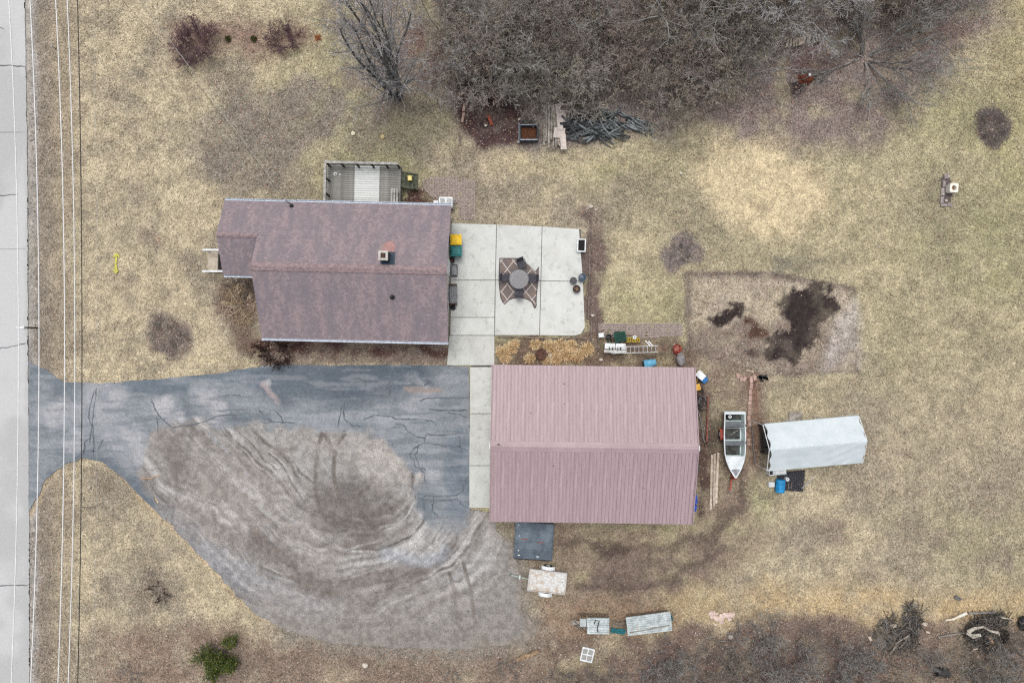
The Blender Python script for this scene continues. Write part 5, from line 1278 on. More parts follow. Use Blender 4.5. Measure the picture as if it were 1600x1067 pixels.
for s in (-1, 1): MB().box(s * .37, 0, .02, .08, .9, .05).obj('stile', white_paint, t); MB().box(0, s * .41, .02, .66, .09, .05).obj('rail', white_paint, t)
MB().box(0, 0, .022, .06, .73, .045).obj('muntin', white_paint, t); 
for s in (-1, 1): MB().box(s * .18, 0, .02, .3, .06, .04).obj('muntin', white_paint, t)
pg = bpy.data.materials.new('sash_glass'); n_, l_, b_ = nodes_of(pg); b_.inputs['Base Color'].default_value = (.5, .5, .48, 1); b_.inputs['Roughness'].default_value = .12; b_.inputs['Alpha'].default_value = .35
for sx in (-1, 1):
    for sy in (-1, 1): MB().box(sx * .18, sy * .2, .012, .3, .34, .006).obj('pane', pg, t)
lm_ = MB().tube([(-.75, -.25, .12), (-.4, -.12, .13), (.2, .1, .13), (.75, .28, .1)], [.1, .17, .18, .12], 8)
tag(lm_.obj('rotten_log', M('rot_log', (164, 140, 112), (112, 92, 74), 5, .95, fine=14, fv=.4, bs=.8), None, (*P(825, 1023), 0)), 'thick rotten log below the gravel lot near bare brush', 'log')

# ================================================================== compost frame, lumber, log pile beside the woods
cb_ = thing('compost_bin', 'square dark timber compost frame filled with brown leaves', 'compost bin', (*P(826.5, 207, .5), 0))
blk = M('frame_timber', (70, 76, 82), (48, 52, 56), 5, .85); pal = M('frame_pale', (170, 178, 186), (140, 146, 152), 5, .8)
for s in (-1, 1): MB().box(0, s * .48, .25, 1.2, .09, .5).obj('side_plank', blk, cb_); MB().box(s * .56, 0, .24, .09, .86, .48).obj('side_plank', blk, cb_); MB().box(0, s * .48, .52, 1.1, .07, .03).obj('cap_rail', pal, cb_)
MB().box(-.64, .02, .3, .05, 1.3, .04).obj('cap_rail', pal, cb_)
MB().box(0, .0, .1, 1.0, .84, .2).obj('leaf_fill', M('leaf_fill', (110, 68, 44), (62, 42, 32), 9, .95, fine=16, fv=.6, bs=1), cb_)
MB().box(.0, .72, .12, 1.0, .3, .24).obj('rear_bay', M('rear_bay', (82, 78, 72), (50, 48, 46), 8, .95, fv=.5), cb_)
rd = random.Random(21)
names = ['at the left edge of the lumber stack', 'second from left in the lumber stack', 'third from left in the lumber stack', 'fourth from left in the lumber stack', 'fifth from left in the lumber stack', 'crossing the lumber stack at an angle', 'beside the crossing board in the lumber stack', 'sixth from left in the lumber stack', 'leaning under the pale sheet in the lumber stack']
for k, (a, b, c_, d, w_) in enumerate(((850,166,850,228,.1),(854,172,853,222,.14),(858,168,857,232,.12),(862,174,861,220,.13),(866,186,864,234,.1),(860,162,872,228,.1),(863,164,874,230,.07),(869,180,868,232,.1),(871,205,878,233,.12))):
    p, q = P(a, b), P(c_, d); tag(MB().beam((*p, .1 + .03 * k), (*q, .08 + .03 * k), w_, .04).obj('lumber_board', pale_wood if k in (6, 8) else weather_wood), 'weathered board ' + names[k], 'board', 'lumber stacked beside the woods')
psh = M('pale_sheet', (216, 204, 196), (186, 174, 166), 4, .85, inst=.06)
for k, (a, b, c_, d, lb) in enumerate(((872,171,8,16,'small pale sheet at the top of the lumber stack'), (877,182,14,18,'square pale sheet on upper right of lumber stack'), (875,196,9,16,'narrow pale sheet between the two larger pale sheets'), (874,208,17,16,'broad pale sheet in the middle of lumber stack'), (880,222,9,24,'tall pale sheet at the lower end of lumber stack'))):
    tag(MB().box(0, 0, .42 + .03 * (k % 3), c_ / S, d / S, .03, [0, -.05, .05, -.12, .06][k]).obj('pale_sheet', psh, None, (*P(a, b, .4), 0)), lb, 'sheet', 'pale sheets on the lumber stack')
greylog = M('grey_log', (140, 144, 144), (82, 86, 88), 3.5, .9, fine=14, fv=.35, inst=.4)
dklog = M('dark_log', (96, 98, 98), (56, 58, 58), 3.5, .9, fine=14, fv=.35, inst=.35)
lms = []
for i in range(8):
    L = rd.uniform(.9, 1.8); b = rd.uniform(-.08, .08); r = rd.uniform(.035, .075)
    me = MB().tube([(-L / 2, 0, 0), (-L / 6, b, .02), (L / 6, b * .6, -.02), (L / 2, -b * .3, 0)], [r, r * .95, r * .85, r * .6], 7).mesh('log'); me.materials.append(greylog if i < 5 else dklog); lms.append(me)
for k in range(150):
    a = rd.uniform(888, 968); h_ = 1 - abs((a - 925) / 46) ** 2 * .55; c_ = rd.gauss(196 + (a - 925) * .04, 12); c_ = min(max(c_, 174), 222)
    z = .06 + (k / 150) * .62 * h_ * max(.25, 1 - abs(c_ - 198) / 34)
    o = link('log', lms[rd.randrange(8)], None, (*P(a, c_, z), z), rd.choice((.1, -.12, .55, -.5, .3, -.25, .75, -.8)) + rd.uniform(-.15, .15)); o.rotation_euler.y = rd.uniform(-.12, .12)
    tag(o, 'weathered grey log in the big heap right of the lumber', 'log', 'grey logs in the main heap')
for k in range(26):
    a = rd.uniform(972, 1012); c_ = 186 + (a - 972) * .35 + rd.uniform(-10, 10); z = .05 + .01 * k
    o = link('log', lms[rd.randrange(8)], None, (*P(a, c_, z), z), -.42 + rd.uniform(-.25, .25)); tag(o, 'dark slanting branch in the small heap right of main log heap', 'branch', 'slanting branches right of the log heap')
for k, (a, b, c_, d, w_, mt, lb) in enumerate(((726,163,724,175,.16,pav,'upper pinkish block at the corner of the leafy woods'), (725,177,722,192,.15,pav,'lower pinkish block at the corner of the leafy woods'), (763,182,769,197,.2,rust_red,'red faded bar lying on dark leaves near woods'), (718,212,720,228,.08,edge_wood,'thin brown stick where the lawn meets the woods'))):
    p, q = P(a, b), P(c_, d); tag(MB().beam((*p, .06), (*q, .06), w_, .12).obj('block' if k < 2 else 'scrap_bar', mt), lb, 'block' if k < 2 else 'scrap')
t = thing('wire_hoop', 'dark wire hoop lying beside the red bar', 'hoop', (*P(758, 193), .04)); MB().tube([(.22 * math.cos(a), .28 * math.sin(a), rd.uniform(0, .06)) for a in np.linspace(0, 5.6, 16)], .02, 5).obj('ring', dark_metal, t)
stone(759, 197, .12, 'pale stone inside the dark wire hoop'); stone(773, 152, .1, 'pale stone in the leaves under the grey brush'); stone(811, 187, .1, 'pale stone at upper left of compost frame'); stone(810, 222, .1, 'pale stone at lower left of compost frame')
for k in range(12):
    a = 1229 + k * 4.3; b = 70 - k * .7 + random.uniform(-2, 2)
    tag(MB().beam((*P(a, b - 5), .25), (*P(a + random.uniform(-3, 3), b + 6), .2), .12, .12).obj('split_log', pale_wood if k < 7 else weather_wood), 'split firewood billet in the short row under the woods edge', 'firewood', 'row of split billets by the woods')
t = thing('tree_stump', 'red brown torn stump with dark hollow near the woods', 'stump', (*P(1259, 124), 0))
MB().lathe([(.45, 0), (.36, .12), (.3, .3), (.24, .34), (.1, .2)], 12, sx=1.2, sy=.8).obj('bole', M('stump_red', (136, 74, 52), (90, 52, 40), 6, .95, fv=.4, bs=.9), t)
for k in range(5): a = k * 1.25; MB().tube([(.2 * math.cos(a), .2 * math.sin(a), .15), (.6 * math.cos(a), .45 * math.sin(a), .02)], [.09, .03], 6).obj('root', M('stump_red', (136, 74, 52)), t)
MB().lathe([(.1, .33), (.08, .37)], 8, .12, .16).obj('shard', white_paint, t)

# ================================================================== right lawn: well head and bed
t = thing('white_planter', 'squat white square planter with brown round opening on right lawn', 'planter', (*P(1491, 293.5, .55), 0), math.radians(-3))
wm = M('planter_white', (240, 238, 230), (220, 214, 200), 4, .6, fv=.06)
m = MB(); ring = []; n = 24
for zz_, rr in ((0, .24), (.5, .29), (.55, .29), (.55, .15), (.3, .13)):
    for k in range(n):
        a = 2 * PI * k / n; q = rr if rr < .2 else rr * min(1.32, 1 / max(abs(math.cos(a)), abs(math.sin(a)))) * .93
        m.v.append((q * math.cos(a), q * math.sin(a) * 1.1, zz_))
for i in range(4):
    for k in range(n): m.f.append((i * n + k, i * n + (k + 1) % n, (i + 1) * n + (k + 1) % n, (i + 1) * n + k))
m.obj('body', wm, t); MB().lathe([(.14, .3), (.14, .36), (.05, .38)], 14).obj('soil', M('planter_soil', (150, 112, 74), (112, 80, 54), 8, .95), t)
bedr = thing('bed_edging', 'small mulch bed edged with grey stones beside white planter', 'bed edging', (*P(1476, 296), 0)); ox, oy = P(1476, 296)
for k, (a, b, w_, h_) in enumerate(((1472,301,.2,.55),(1471,312,.2,.5),(1474,321,.4,.18),(1483,320,.3,.2),(1474,288,.18,.4),(1478,276,.3,.3))):
    p = P(a, b); MB().box(p[0] - ox, p[1] - oy, .04, w_, h_, .1, random.uniform(-.1, .1)).obj('edging_stone', M('bed_stone', (168, 158, 154), (134, 124, 120), 6, .9, inst=.12), bedr)
MB().prism([(P(a, b)[0] - ox, P(a, b)[1] - oy) for a, b in ((1470,278),(1482,275),(1488,290),(1486,315),(1472,320))], .0, .015).obj('mulch', M('bed_mulch', (112, 100, 98), (80, 70, 68), 9, .95, fv=.4, fine=16, bs=.9), bedr)
stone(1482, 276, .1, 'white stone at the top of the small mulch bed'); stone(1478, 314, .1, 'white stone at the bottom of the small mulch bed')
t = thing('black_box', 'small black box between the bed and white planter', 'box', (*P(1480.5, 297), 0)); MB().box(0, 0, .12, .26, .2, .24, 0, .9).obj('case', black_pl, t); MB().box(0, 0, .25, .24, .18, .02).obj('lid', hm, t)
stone(1064, 271, .11, 'lone white stone on the lawn above mulch strip'); stone(923, 323, .16, 'larger white stone above the mulch strip'); stone(931, 328, .1, 'smaller white stone above the mulch strip'); stone(926, 493, .12, 'white stone at the lower end of the mulch strip')
for a, b, r, lb in ((552, 209, .13, 'round cream septic cap in the lawn above the deck'), (598, 214, .14, 'round straw coloured cap in lawn under the big tree')):
    t = thing('septic_cap', lb, 'cap', (*P(a, b), 0)); MB().lathe([(r, -.02), (r, .05), (r * .9, .07), (r * .3, .09)], 18).obj('lid', M('cap_cream', (232, 226, 196), (210, 200, 168), 5, .7) if r < .135 else M('cap_straw', (206, 186, 140), (190, 168, 124), 5, .9), t); MB().lathe([(.03, .08), (.03, .1)], 8).obj('bolt', grey_metal, t)
yp = M('marking_yellow', (210, 206, 86), (184, 176, 96), 14, .9, fine=22, fv=.4)
ar = thing('survey_arrow', 'yellow spray painted double ended arrow on the front lawn', 'painted arrow', (*P(182, 412), .035))
def ap_(a, b): p = P(a, b); o = P(182, 412); return (p[0] - o[0], p[1] - o[1])
MB().strip(wig([ap_(183, 398), ap_(181, 412), ap_(182, 425)], .02, 4), .13, .0, .25).obj('shaft', yp, ar)
for q in ([(177, 403), (183, 396), (187, 402)], [(176.5, 420), (181.5, 427), (186, 421)]): MB().strip(wig([ap_(*p) for p in q], .01, 4), .09, .003, .25).obj('arrow_head', yp, ar)

# ================================================================== mailbox, marker, wires
x, y = P(60.5, 512.5)
mbx = thing('mailbox', 'white roadside mailbox on a dark wooden post', 'mailbox', (x, y, 0))
MB().box(0, 0, .55, .1, .1, 1.1).obj('post', dark_wood, mbx); MB().box(-.18, 0, 1.08, .55, .09, .06).obj('arm', dark_wood, mbx)
m = MB(); n = 8; sec = [(-.09, 0), (.09, 0)] + [(.09 * math.cos(PI * k / n), .12 + .09 * math.sin(PI * k / n)) for k in range(n + 1)]
for xx in (-.52, -.02):
    for a, b in sec: m.v.append((xx, a, 1.12 + b))
k = len(sec); m.f += [tuple(range(k))[::-1], tuple(range(k, 2 * k))] + [(i, (i + 1) % k, k + (i + 1) % k, k + i) for i in range(k)]
m.obj('box', white_paint, mbx); MB().box(-.3, .1, 1.3, .12, .015, .05).obj('flag', rust_red, mbx)
t = thing('marker_stake', 'small white marker stake in the verge near road', 'stake', (*P(91, 79), 0)); MB().box(0, 0, .3, .03, .03, .6).obj('stem', dark_metal, t); MB().box(-.02, 0, .55, .02, .12, .2).obj('plate', white_paint, t)
wire_w = M('wire_white', (236, 236, 236), (222, 222, 222), 2, .5, fv=.02, bs=0); wire_k = M('wire_dark', (40, 38, 38), None, 2, .6, fv=.02, bs=0); wire_f = M('wire_faint', (200, 198, 190), None, 2, .5, fv=.02, bs=0)
for (a, b, c_), z, r, mt, lb in (((14,29,17), 9.2, .026, wire_w, 'white overhead power line farthest left above the road'), ((47,61,47), 9.2, .026, wire_w, 'white overhead power line along the road edge'), ((87,101,90), 9.2, .026, wire_w, 'white overhead power line left of the close pair over verge'),
                             ((105,117,106), 8.9, .024, wire_w, 'white overhead power line just left of the black cable'), ((121,128,121), 6.6, .026, wire_k, 'black overhead cable over the grass verge'), ((145,152,146), 6.4, .008, wire_f, 'hair thin pale overhead line right of the black cable')):
    zm = z - .75; pts = []
    xm = P(b, 533, zm)[0]
    for py_ in np.linspace(-160, 1240, 29):
        q = (py_ - 540) / 540; zt = zm + .72 * q * q
        xl = P(a if py_ < 540 else c_, 0, zm + .72)[0]; xx = xm + (xl - xm) * q * q; yy_ = P(0, py_, zt)[1]
        pts.append((xx, yy_, zt))
    tag(MB().tube(pts, r, 5).obj('power_line', mt), lb, 'power line', 'overhead lines along the road')
mx_, my_ = -4.12, 4.08; mw = (HX + mx_ * math.cos(HR) - my_ * math.sin(HR), HY + mx_ * math.sin(HR) + my_ * math.cos(HR))
for k, (sx, lb, mt, r) in enumerate((((214,-6), 'thin pale service wire running to the house mast', wire_f, .011), ((184,-6), 'thin dark service wire reaching over the front lawn', wire_k, .008))):
    a = P(*sx, 7.6); pts = []
    end = (mw[0], mw[1], 3.52) if k == 0 else (*P(300, 120, 5.0), 5.0)
    for q in np.linspace(0, 1, 16): pts.append((a[0] + (end[0] - a[0]) * q, a[1] + (end[1] - a[1]) * q, 7.6 + (end[2] - 7.6) * q - 1.0 * q * (1 - q)))
    if k == 1: pts = [(p[0], p[1], p[2]) for p in pts] + [(mw[0], mw[1], 3.5)]
    tag(MB().tube(pts, r, 4).obj('service_wire', mt), lb, 'service wire')

# ================================================================== bare trees, brush, shrubs
def norm(v):
    l = math.sqrt(v[0] ** 2 + v[1] ** 2 + v[2] ** 2) or 1; return (v[0] / l, v[1] / l, v[2] / l)
def grow(rd, out, p, d, L, r, lvl, cfg):
    n = max(3 if lvl < 2 else 2 if lvl < 3 else 1, min(7, int(L / cfg['seg']))); pts = [p]; rs = [r]; r1 = max(r * cfg['taper'], cfg['rmin']); dirs = []
    for i in range(n):
        wob = cfg['wob']; d = norm((d[0] + rd.gauss(0, wob), d[1] + rd.gauss(0, wob), d[2] + rd.gauss(0, wob) + cfg['trop'][min(lvl, len(cfg['trop']) - 1)]))
        p = (p[0] + d[0] * L / n, p[1] + d[1] * L / n, max(.05, p[2] + d[2] * L / n)); pts.append(p); dirs.append(d); rs.append(r + (r1 - r) * (i + 1) / n)
    out.append((lvl, pts, rs))
    if lvl >= len(cfg['kids']): return
    k = cfg['kids'][lvl]; k = int(k + rd.random()); a0 = rd.uniform(0, 6.28)
    for j in range(k):
        t = cfg['start'] + (1 - cfg['start']) * (j + rd.random()) / k; i = min(int(t * n), n - 1); f = t * n - i
        q = tuple(pts[i][c] + (pts[i + 1][c] - pts[i][c]) * f for c in range(3)); dd = dirs[i]
        az = a0 + j * 2.4 + rd.uniform(-.5, .5); sp = math.radians(rd.uniform(*cfg['ang']))
        up = (0, 0, 1) if abs(dd[2]) < .9 else (1, 0, 0)
        e1 = norm((dd[1] * up[2] - dd[2] * up[1], dd[2] * up[0] - dd[0] * up[2], dd[0] * up[1] - dd[1] * up[0]))
        e2 = (dd[1] * e1[2] - dd[2] * e1[1], dd[2] * e1[0] - dd[0] * e1[2], dd[0] * e1[1] - dd[1] * e1[0])
        nd = tuple(dd[c] * math.cos(sp) + (e1[c] * math.cos(az) + e2[c] * math.sin(az)) * math.sin(sp) for c in range(3))
        grow(rd, out, q, nd, L * cfg['ratio'] * rd.uniform(.6, 1.15) * (1.1 - .45 * t), max((r + (r1 - r) * t) * cfg['rratio'], cfg['rmin']), lvl + 1, cfg)
BASE = dict(seg=.5, taper=.35, rmin=.008, wob=.13, trop=(.05, .04, .02, 0), kids=(6, 5, 4), start=.25, ang=(25, 60), ratio=.55, rratio=.6)
def arrays(branches, n0, flat=2):
    V, F = [], []
    cs0 = [(math.cos(2 * PI * k / n0), math.sin(2 * PI * k / n0)) for k in range(n0)]
    for lvl, pts, rs in branches:
        b = len(V); m = len(pts); n = n0 if lvl < flat else 2; cs = cs0 if lvl < flat else [(1, 0), (-1, 0)]      # finest twigs are two-sided slivers
        d = norm(tuple(pts[-1][c] - pts[0][c] for c in range(3))); up = (0, 0, 1) if abs(d[2]) < .9 else (1, 0, 0)
        e1 = norm((d[1] * up[2] - d[2] * up[1], d[2] * up[0] - d[0] * up[2], d[0] * up[1] - d[1] * up[0])); e2 = (d[1] * e1[2] - d[2] * e1[1], d[2] * e1[0] - d[0] * e1[2], d[0] * e1[1] - d[1] * e1[0])
        for p, r in zip(pts, rs):
            for c, s in cs: V.append((p[0] + (e1[0] * c + e2[0] * s) * r, p[1] + (e1[1] * c + e2[1] * s) * r, p[2] + (e1[2] * c + e2[2] * s) * r))
        for i in range(m - 1):
            for k in range(n if n > 2 else 1): F.append((b + i * n + k, b + i * n + (k + 1) % n, b + (i + 1) * n + (k + 1) % n, b + (i + 1) * n + k))
    return np.array(V, np.float32).reshape(-1, 3), np.array(F, np.int32).reshape(-1, 4)
def skeleton(seed, stems, h, r, lean, **kw):
    rd = random.Random(seed); cfg = dict(BASE); cfg.update(kw); out = []
    for s in range(stems):
        a = s * 2.4 + rd.uniform(0, 1); ln = math.radians(rd.uniform(*lean)); o = (.0 if stems == 1 else rd.uniform(.03, .12) * stems ** .5)
        grow(rd, out, (o * math.cos(a), o * math.sin(a), 0), (math.sin(ln) * math.cos(a), math.sin(ln) * math.sin(a), math.cos(ln)), h * rd.uniform(.75, 1.1), r * rd.uniform(.7, 1.1), 0, cfg)
    return out
def bark(name, c1, c2):
    c1, c2 = [min(230, x * 1.24 + 4) for x in c1], [min(230, x * 1.2 + 3) for x in c2]
    return M(name, c1, c2, 2.5, .95, fine=14, fv=.3, bs=.4, spec=.1)
bark_grey = bark('bark_grey', (120, 118, 114), (82, 78, 76)); bark_pale = bark('bark_pale', (132, 129, 125), (100, 98, 95)); bark_olive = bark('bark_olive', (128, 120, 108), (90, 82, 74))
twig_grey = bark('twig_grey', (116, 114, 111), (88, 86, 83)); twig_brown = bark('twig_brown', (108, 103, 97), (78, 74, 69)); twig_wine = bark('twig_wine', (90, 70, 74), (62, 47, 51)); twig_dark = bark('twig_dark', (50, 36, 30), (32, 21, 17))
def tree(name, label, cat, px_, py_, br, m1, m2, split=1, rz=0, group=None, sc=1.0, n1=6, n2=3):
    t = thing(name, label, cat, (*P(px_, py_), 0), rz, group); t.scale = (sc,) * 3
    V, F = arrays([b for b in br if b[0] < split], n1); link('trunk', np_mesh('trunk', V, F, m1, None, True), t)
    V, F = arrays([b for b in br if b[0] >= split], n2); link('crown', np_mesh('crown', V, F, m2), t)
    return t
# tall tree behind the house, leaning stems
tree('bare_tree', 'tall bare tree with many grey stems behind the deck lawn', 'tree', 622, 150, skeleton(3, 9, 12.0, .10, (2, 13), kids=(12, 7, 3), seg=.8, trop=(.07, .05, .02, -.02), ratio=.36, ang=(16, 48), rmin=.013, start=.08, wob=.09), bark('bark_ash', (100, 98, 96), (70, 68, 66)), bark('twig_ash', (130, 128, 127), (104, 102, 101)), 1)
tree('bare_tree', 'wide bare tree with pale arching branches at upper right woods edge', 'tree', 1352, 90, skeleton(11, 13, 4.6, .06, (28, 74), kids=(12, 8, 2), seg=.5, trop=(.0, .0, .0), ratio=.45, ang=(14, 45), rmin=.011, wob=.08), bark_grey, twig_grey, 1)
tree('bare_tree', 'bare tree with bright pale limbs at the middle of woods edge', 'tree', 1128, 118, skeleton(21, 5, 5.2, .07, (15, 50), kids=(7, 5, 3), seg=.5, ratio=.45, rmin=.011), bark_pale, twig_grey, 2)
tree('bare_tree', 'tall bare tree with long pale branches reaching the top edge', 'tree', 1042, 70, skeleton(31, 4, 8.5, .09, (8, 30), kids=(8, 5, 3), seg=.6, ratio=.42, rmin=.012), bark_pale, twig_grey, 2)
tree('bare_tree', 'whitish fuzzy bare tree above the row of split billets', 'tree', 1212, 28, skeleton(41, 6, 6.0, .06, (10, 38), kids=(10, 7, 4), seg=.5, ratio=.42, rmin=.012), bark_pale, bark('twig_white', (132, 130, 130), (104, 102, 102)), 1)
tree('bare_tree', 'smoky grey bushy tree at the left end of woods', 'tree', 757, 118, skeleton(51, 9, 5.2, .05, (8, 42), kids=(9, 6, 4), seg=.5, ratio=.42, rmin=.011), bark_grey, bark('twig_smoke', (118, 116, 113), (88, 86, 83)), 1)
tree('bare_tree', 'fine branched bare tree at the far right of the woods', 'tree', 1435, 42, skeleton(61, 9, 4.6, .05, (22, 62), kids=(10, 7, 2), seg=.5, ratio=.45, rmin=.01), bark_olive, twig_grey, 1)
tree('bare_tree', 'grey bare tree left of the tall pale branched tree', 'tree', 905, 40, skeleton(71, 5, 6.5, .07, (10, 35), kids=(8, 6, 3), seg=.5, ratio=.42, rmin=.011), bark_grey, twig_grey, 2)
tree('bare_tree', 'thin grey sapling tree at the upper left of the woods', 'tree', 690, 45, skeleton(81, 4, 5.5, .04, (10, 40), kids=(6, 4, 2), seg=.5, ratio=.42, rmin=.009), bark_grey, twig_grey, 1)
# thicket: one tangled mass
tv = [arrays(skeleton(100 + i, 10, 2.7, .026, (6, 50), kids=(8, 6, 3), seg=.55, ratio=.46, rmin=.0075, wob=.16), 3) for i in range(6)]
def mass(name, label, cat, spots, mats, seed):
    rd = random.Random(seed); parts = [[] for _ in mats]
    for (a, b) in spots:
        V, F = tv[rd.randrange(6)]; s = rd.uniform(.75, 1.35); r = rd.uniform(0, 6.28); x, y = P(a, b); c, n_ = math.cos(r), math.sin(r)
        W_ = np.c_[(V[:, 0] * c - V[:, 1] * n_) * s + x, (V[:, 0] * n_ + V[:, 1] * c) * s + y, V[:, 2] * s * rd.uniform(.8, 1.15)]
        parts[rd.randrange(len(mats))].append((W_, F))
    Vs, Fs, mi, k = [], [], [], 0
    for i, pl in enumerate(parts):
        for V, F in pl: Vs.append(V); Fs.append(F + k); mi.append(np.full(len(F), i)); k += len(V)
    me = np_mesh(name, np.concatenate(Vs), np.concatenate(Fs), mats[0])
    for m_ in mats[1:]: me.materials.append(m_)
    me.polygons.foreach_set('material_index', np.concatenate(mi).astype(np.int32)); me.update()
    o = link(name, me); tag(o, label, cat); return stuff(o)
rd = random.Random(77); spots = []
while len(spots) < 138:
    a, b = rd.uniform(690, 1560), rd.uniform(-50, 205)
    if sdf(np.array([a]), np.array([b]), WOODS)[0] < -14 and not (a > 1185 and b > 50 - (a - 1185) * .1) and not (a > 1395 and b > 5) and not (715 < a < 890 and b > 158) and not (885 < a < 1010 and b > 172) and all(math.hypot(a - q[0], b - q[1]) > 14.5 for q in spots): spots.append((a, b))
mass('thicket', 'tangled grey brown thicket of bare brush along the top', 'thicket', spots, [twig_brown, bark('twig_taupe', (132, 126, 120), (100, 95, 90)), bark('twig_olive', (132, 127, 114), (98, 93, 82)), bark('twig_umber', (124, 112, 104), (90, 80, 74))], 5)
# low brush at the bottom right
tv = [arrays(skeleton(200 + i, 9, 1.25, .016, (10, 65), kids=(6, 4, 2), seg=.3, ratio=.5, rmin=.007, wob=.18), 3) for i in range(6)]
spots = []
while len(spots) < 60:
    a, b = rd.uniform(860, 1610), rd.uniform(985, 1085)
    lim = 1000 + 22 * math.sin(a / 70) - (10 if a > 1200 else -18 if a < 1000 else 0)
    if b > lim and not (880 < a < 960 and b < 1050) and not (1455 < a < 1490 and 1035 < b < 1062) and all(math.hypot(a - q[0], b - q[1]) > 15 for q in spots): spots.append((a, b))
mass('low_brush', 'low grey tangle of bare twigs along the bottom edge', 'brush', spots, [twig_grey, twig_brown, bark('twig_dun', (116, 108, 102), (84, 78, 74))], 6)
for i, (a, b, s, lb) in enumerate(((1225, 1045, 1.2, 'pale bare shrub at bottom edge below the brush pile gap'), (1335, 1030, 1.1, 'grey bare shrub left of the leaf strewn brush pile'), (1530, 1055, 1.3, 'grey bare shrub at bottom right corner below the debris heap'), (1010, 1045, .9, 'small bare shrub right of the old window sash'), (1440, 1020, .8, 'thin whip stemmed shrub above the dark barrel'))):
    tree('bare_shrub', lb, 'shrub', a, b, skeleton(300 + i, 8, 1.7, .025, (15, 60), kids=(7, 5, 2), seg=.3, ratio=.5, rmin=.009), bark_pale, twig_grey, 1, sc=s, group='bare shrubs along the bottom edge')
# shrubs in the front garden
tree('barberry_shrub', 'large wine red bare shrub on the upper front lawn', 'shrub', 311, 74, skeleton(401, 34, 1.35, .014, (5, 62), kids=(9, 6, 2), seg=.25, ratio=.5, rmin=.008, wob=.12), twig_wine, twig_wine, 1, sc=1.0)
tree('barberry_shrub', 'small wine red bare shrub right of the larger one', 'shrub', 447, 64, skeleton(402, 24, .95, .012, (5, 60), kids=(8, 6, 2), seg=.25, ratio=.5, rmin=.008), twig_wine, twig_wine, 1)
tree('brown_shrub', 'dense dark brown shrub at lower left house corner', 'shrub', 434, 546, skeleton(403, 26, 1.0, .016, (10, 70), kids=(8, 6, 2), seg=.25, ratio=.5, rmin=.0085), twig_dark, twig_dark, 1)
tree('mound_shrub', 'round low grey brown shrub alone on the right lawn', 'shrub', 1549, 199, skeleton(404, 30, .8, .012, (30, 86), kids=(6, 4, 2), seg=.22, ratio=.45, rmin=.008), twig_brown, bark('twig_mound', (110, 101, 97), (82, 75, 72)), 1)
tree('dead_perennial', 'dead dark stalks in the front lawn island bed', 'shrub', 262, 524, skeleton(405, 20, .5, .009, (35, 86), kids=(4, 3), seg=.2, ratio=.5, rmin=.007), twig_brown, twig_brown, 1, sc=1.3)
tree('dead_perennial', 'dead stalks in the leafy round patch right of patio', 'shrub', 1063, 396, skeleton(406, 20, .45, .01, (20, 80), kids=(5, 3), seg=.2, ratio=.5, rmin=.008), twig_brown, twig_brown, 1)
tree('dead_perennial', 'sparse blackish stubble clump in lower left lawn', 'shrub', 250, 925, skeleton(407, 14, .55, .012, (20, 80), kids=(5, 3), seg=.2, ratio=.5, rmin=.01), twig_dark, twig_dark, 1)
tree('dead_perennial', 'pale dry stalks flopped beside the left house wall', 'shrub', 377, 478, skeleton(408, 18, .8, .014, (40, 85), kids=(5, 3), seg=.25, ratio=.5, rmin=.009, trop=(-.05, -.03)), bark('stalk_pale', (196, 180, 156), (160, 144, 122)), bark('stalk_pale2', (180, 160, 136), (140, 122, 104)), 1)
tree('dead_perennial', 'brown dead stalks under the left wing gutter', 'shrub', 372, 448, skeleton(409, 14, .7, .012, (20, 80), kids=(5, 3), seg=.25, ratio=.5, rmin=.009), twig_dark, twig_brown, 1)
tree('bare_shrub', 'small twiggy shrub left of the green evergreen', 'shrub', 208, 1052, skeleton(410, 9, .9, .012, (15, 65), kids=(6, 4), seg=.25, ratio=.5, rmin=.009), twig_grey, twig_grey, 1)
tree('bare_shrub', 'small dark twig shrub at bottom below the gravel lot', 'shrub', 705, 1052, skeleton(411, 8, .8, .012, (15, 70), kids=(5, 3), seg=.25, ratio=.5, rmin=.008), twig_brown, twig_grey, 1)
tree('bare_shrub', 'small grey twig shrub right of the rotten log', 'shrub', 790, 1040, skeleton(412, 8, .8, .012, (15, 70), kids=(5, 3), seg=.25, ratio=.5, rmin=.008), twig_brown, twig_grey, 1)
straw_m = M('straw_dull', (178, 158, 128), (136, 116, 94), 5, .95)
st_p = thing('straw_clump', 'flopped pale straw clump left of the house', 'grass clump', (*P(366, 462), 0), .6); link('blades', clump_mesh(50, .8, .25, 200, straw_m, .014), st_p)
st_p = thing('straw_clump', 'pale straw clump lying lower along the house wall', 'grass clump', (*P(380, 497), 0), 1.2); link('blades', clump_mesh(51, .7, .2, 160, straw_m, .014), st_p)
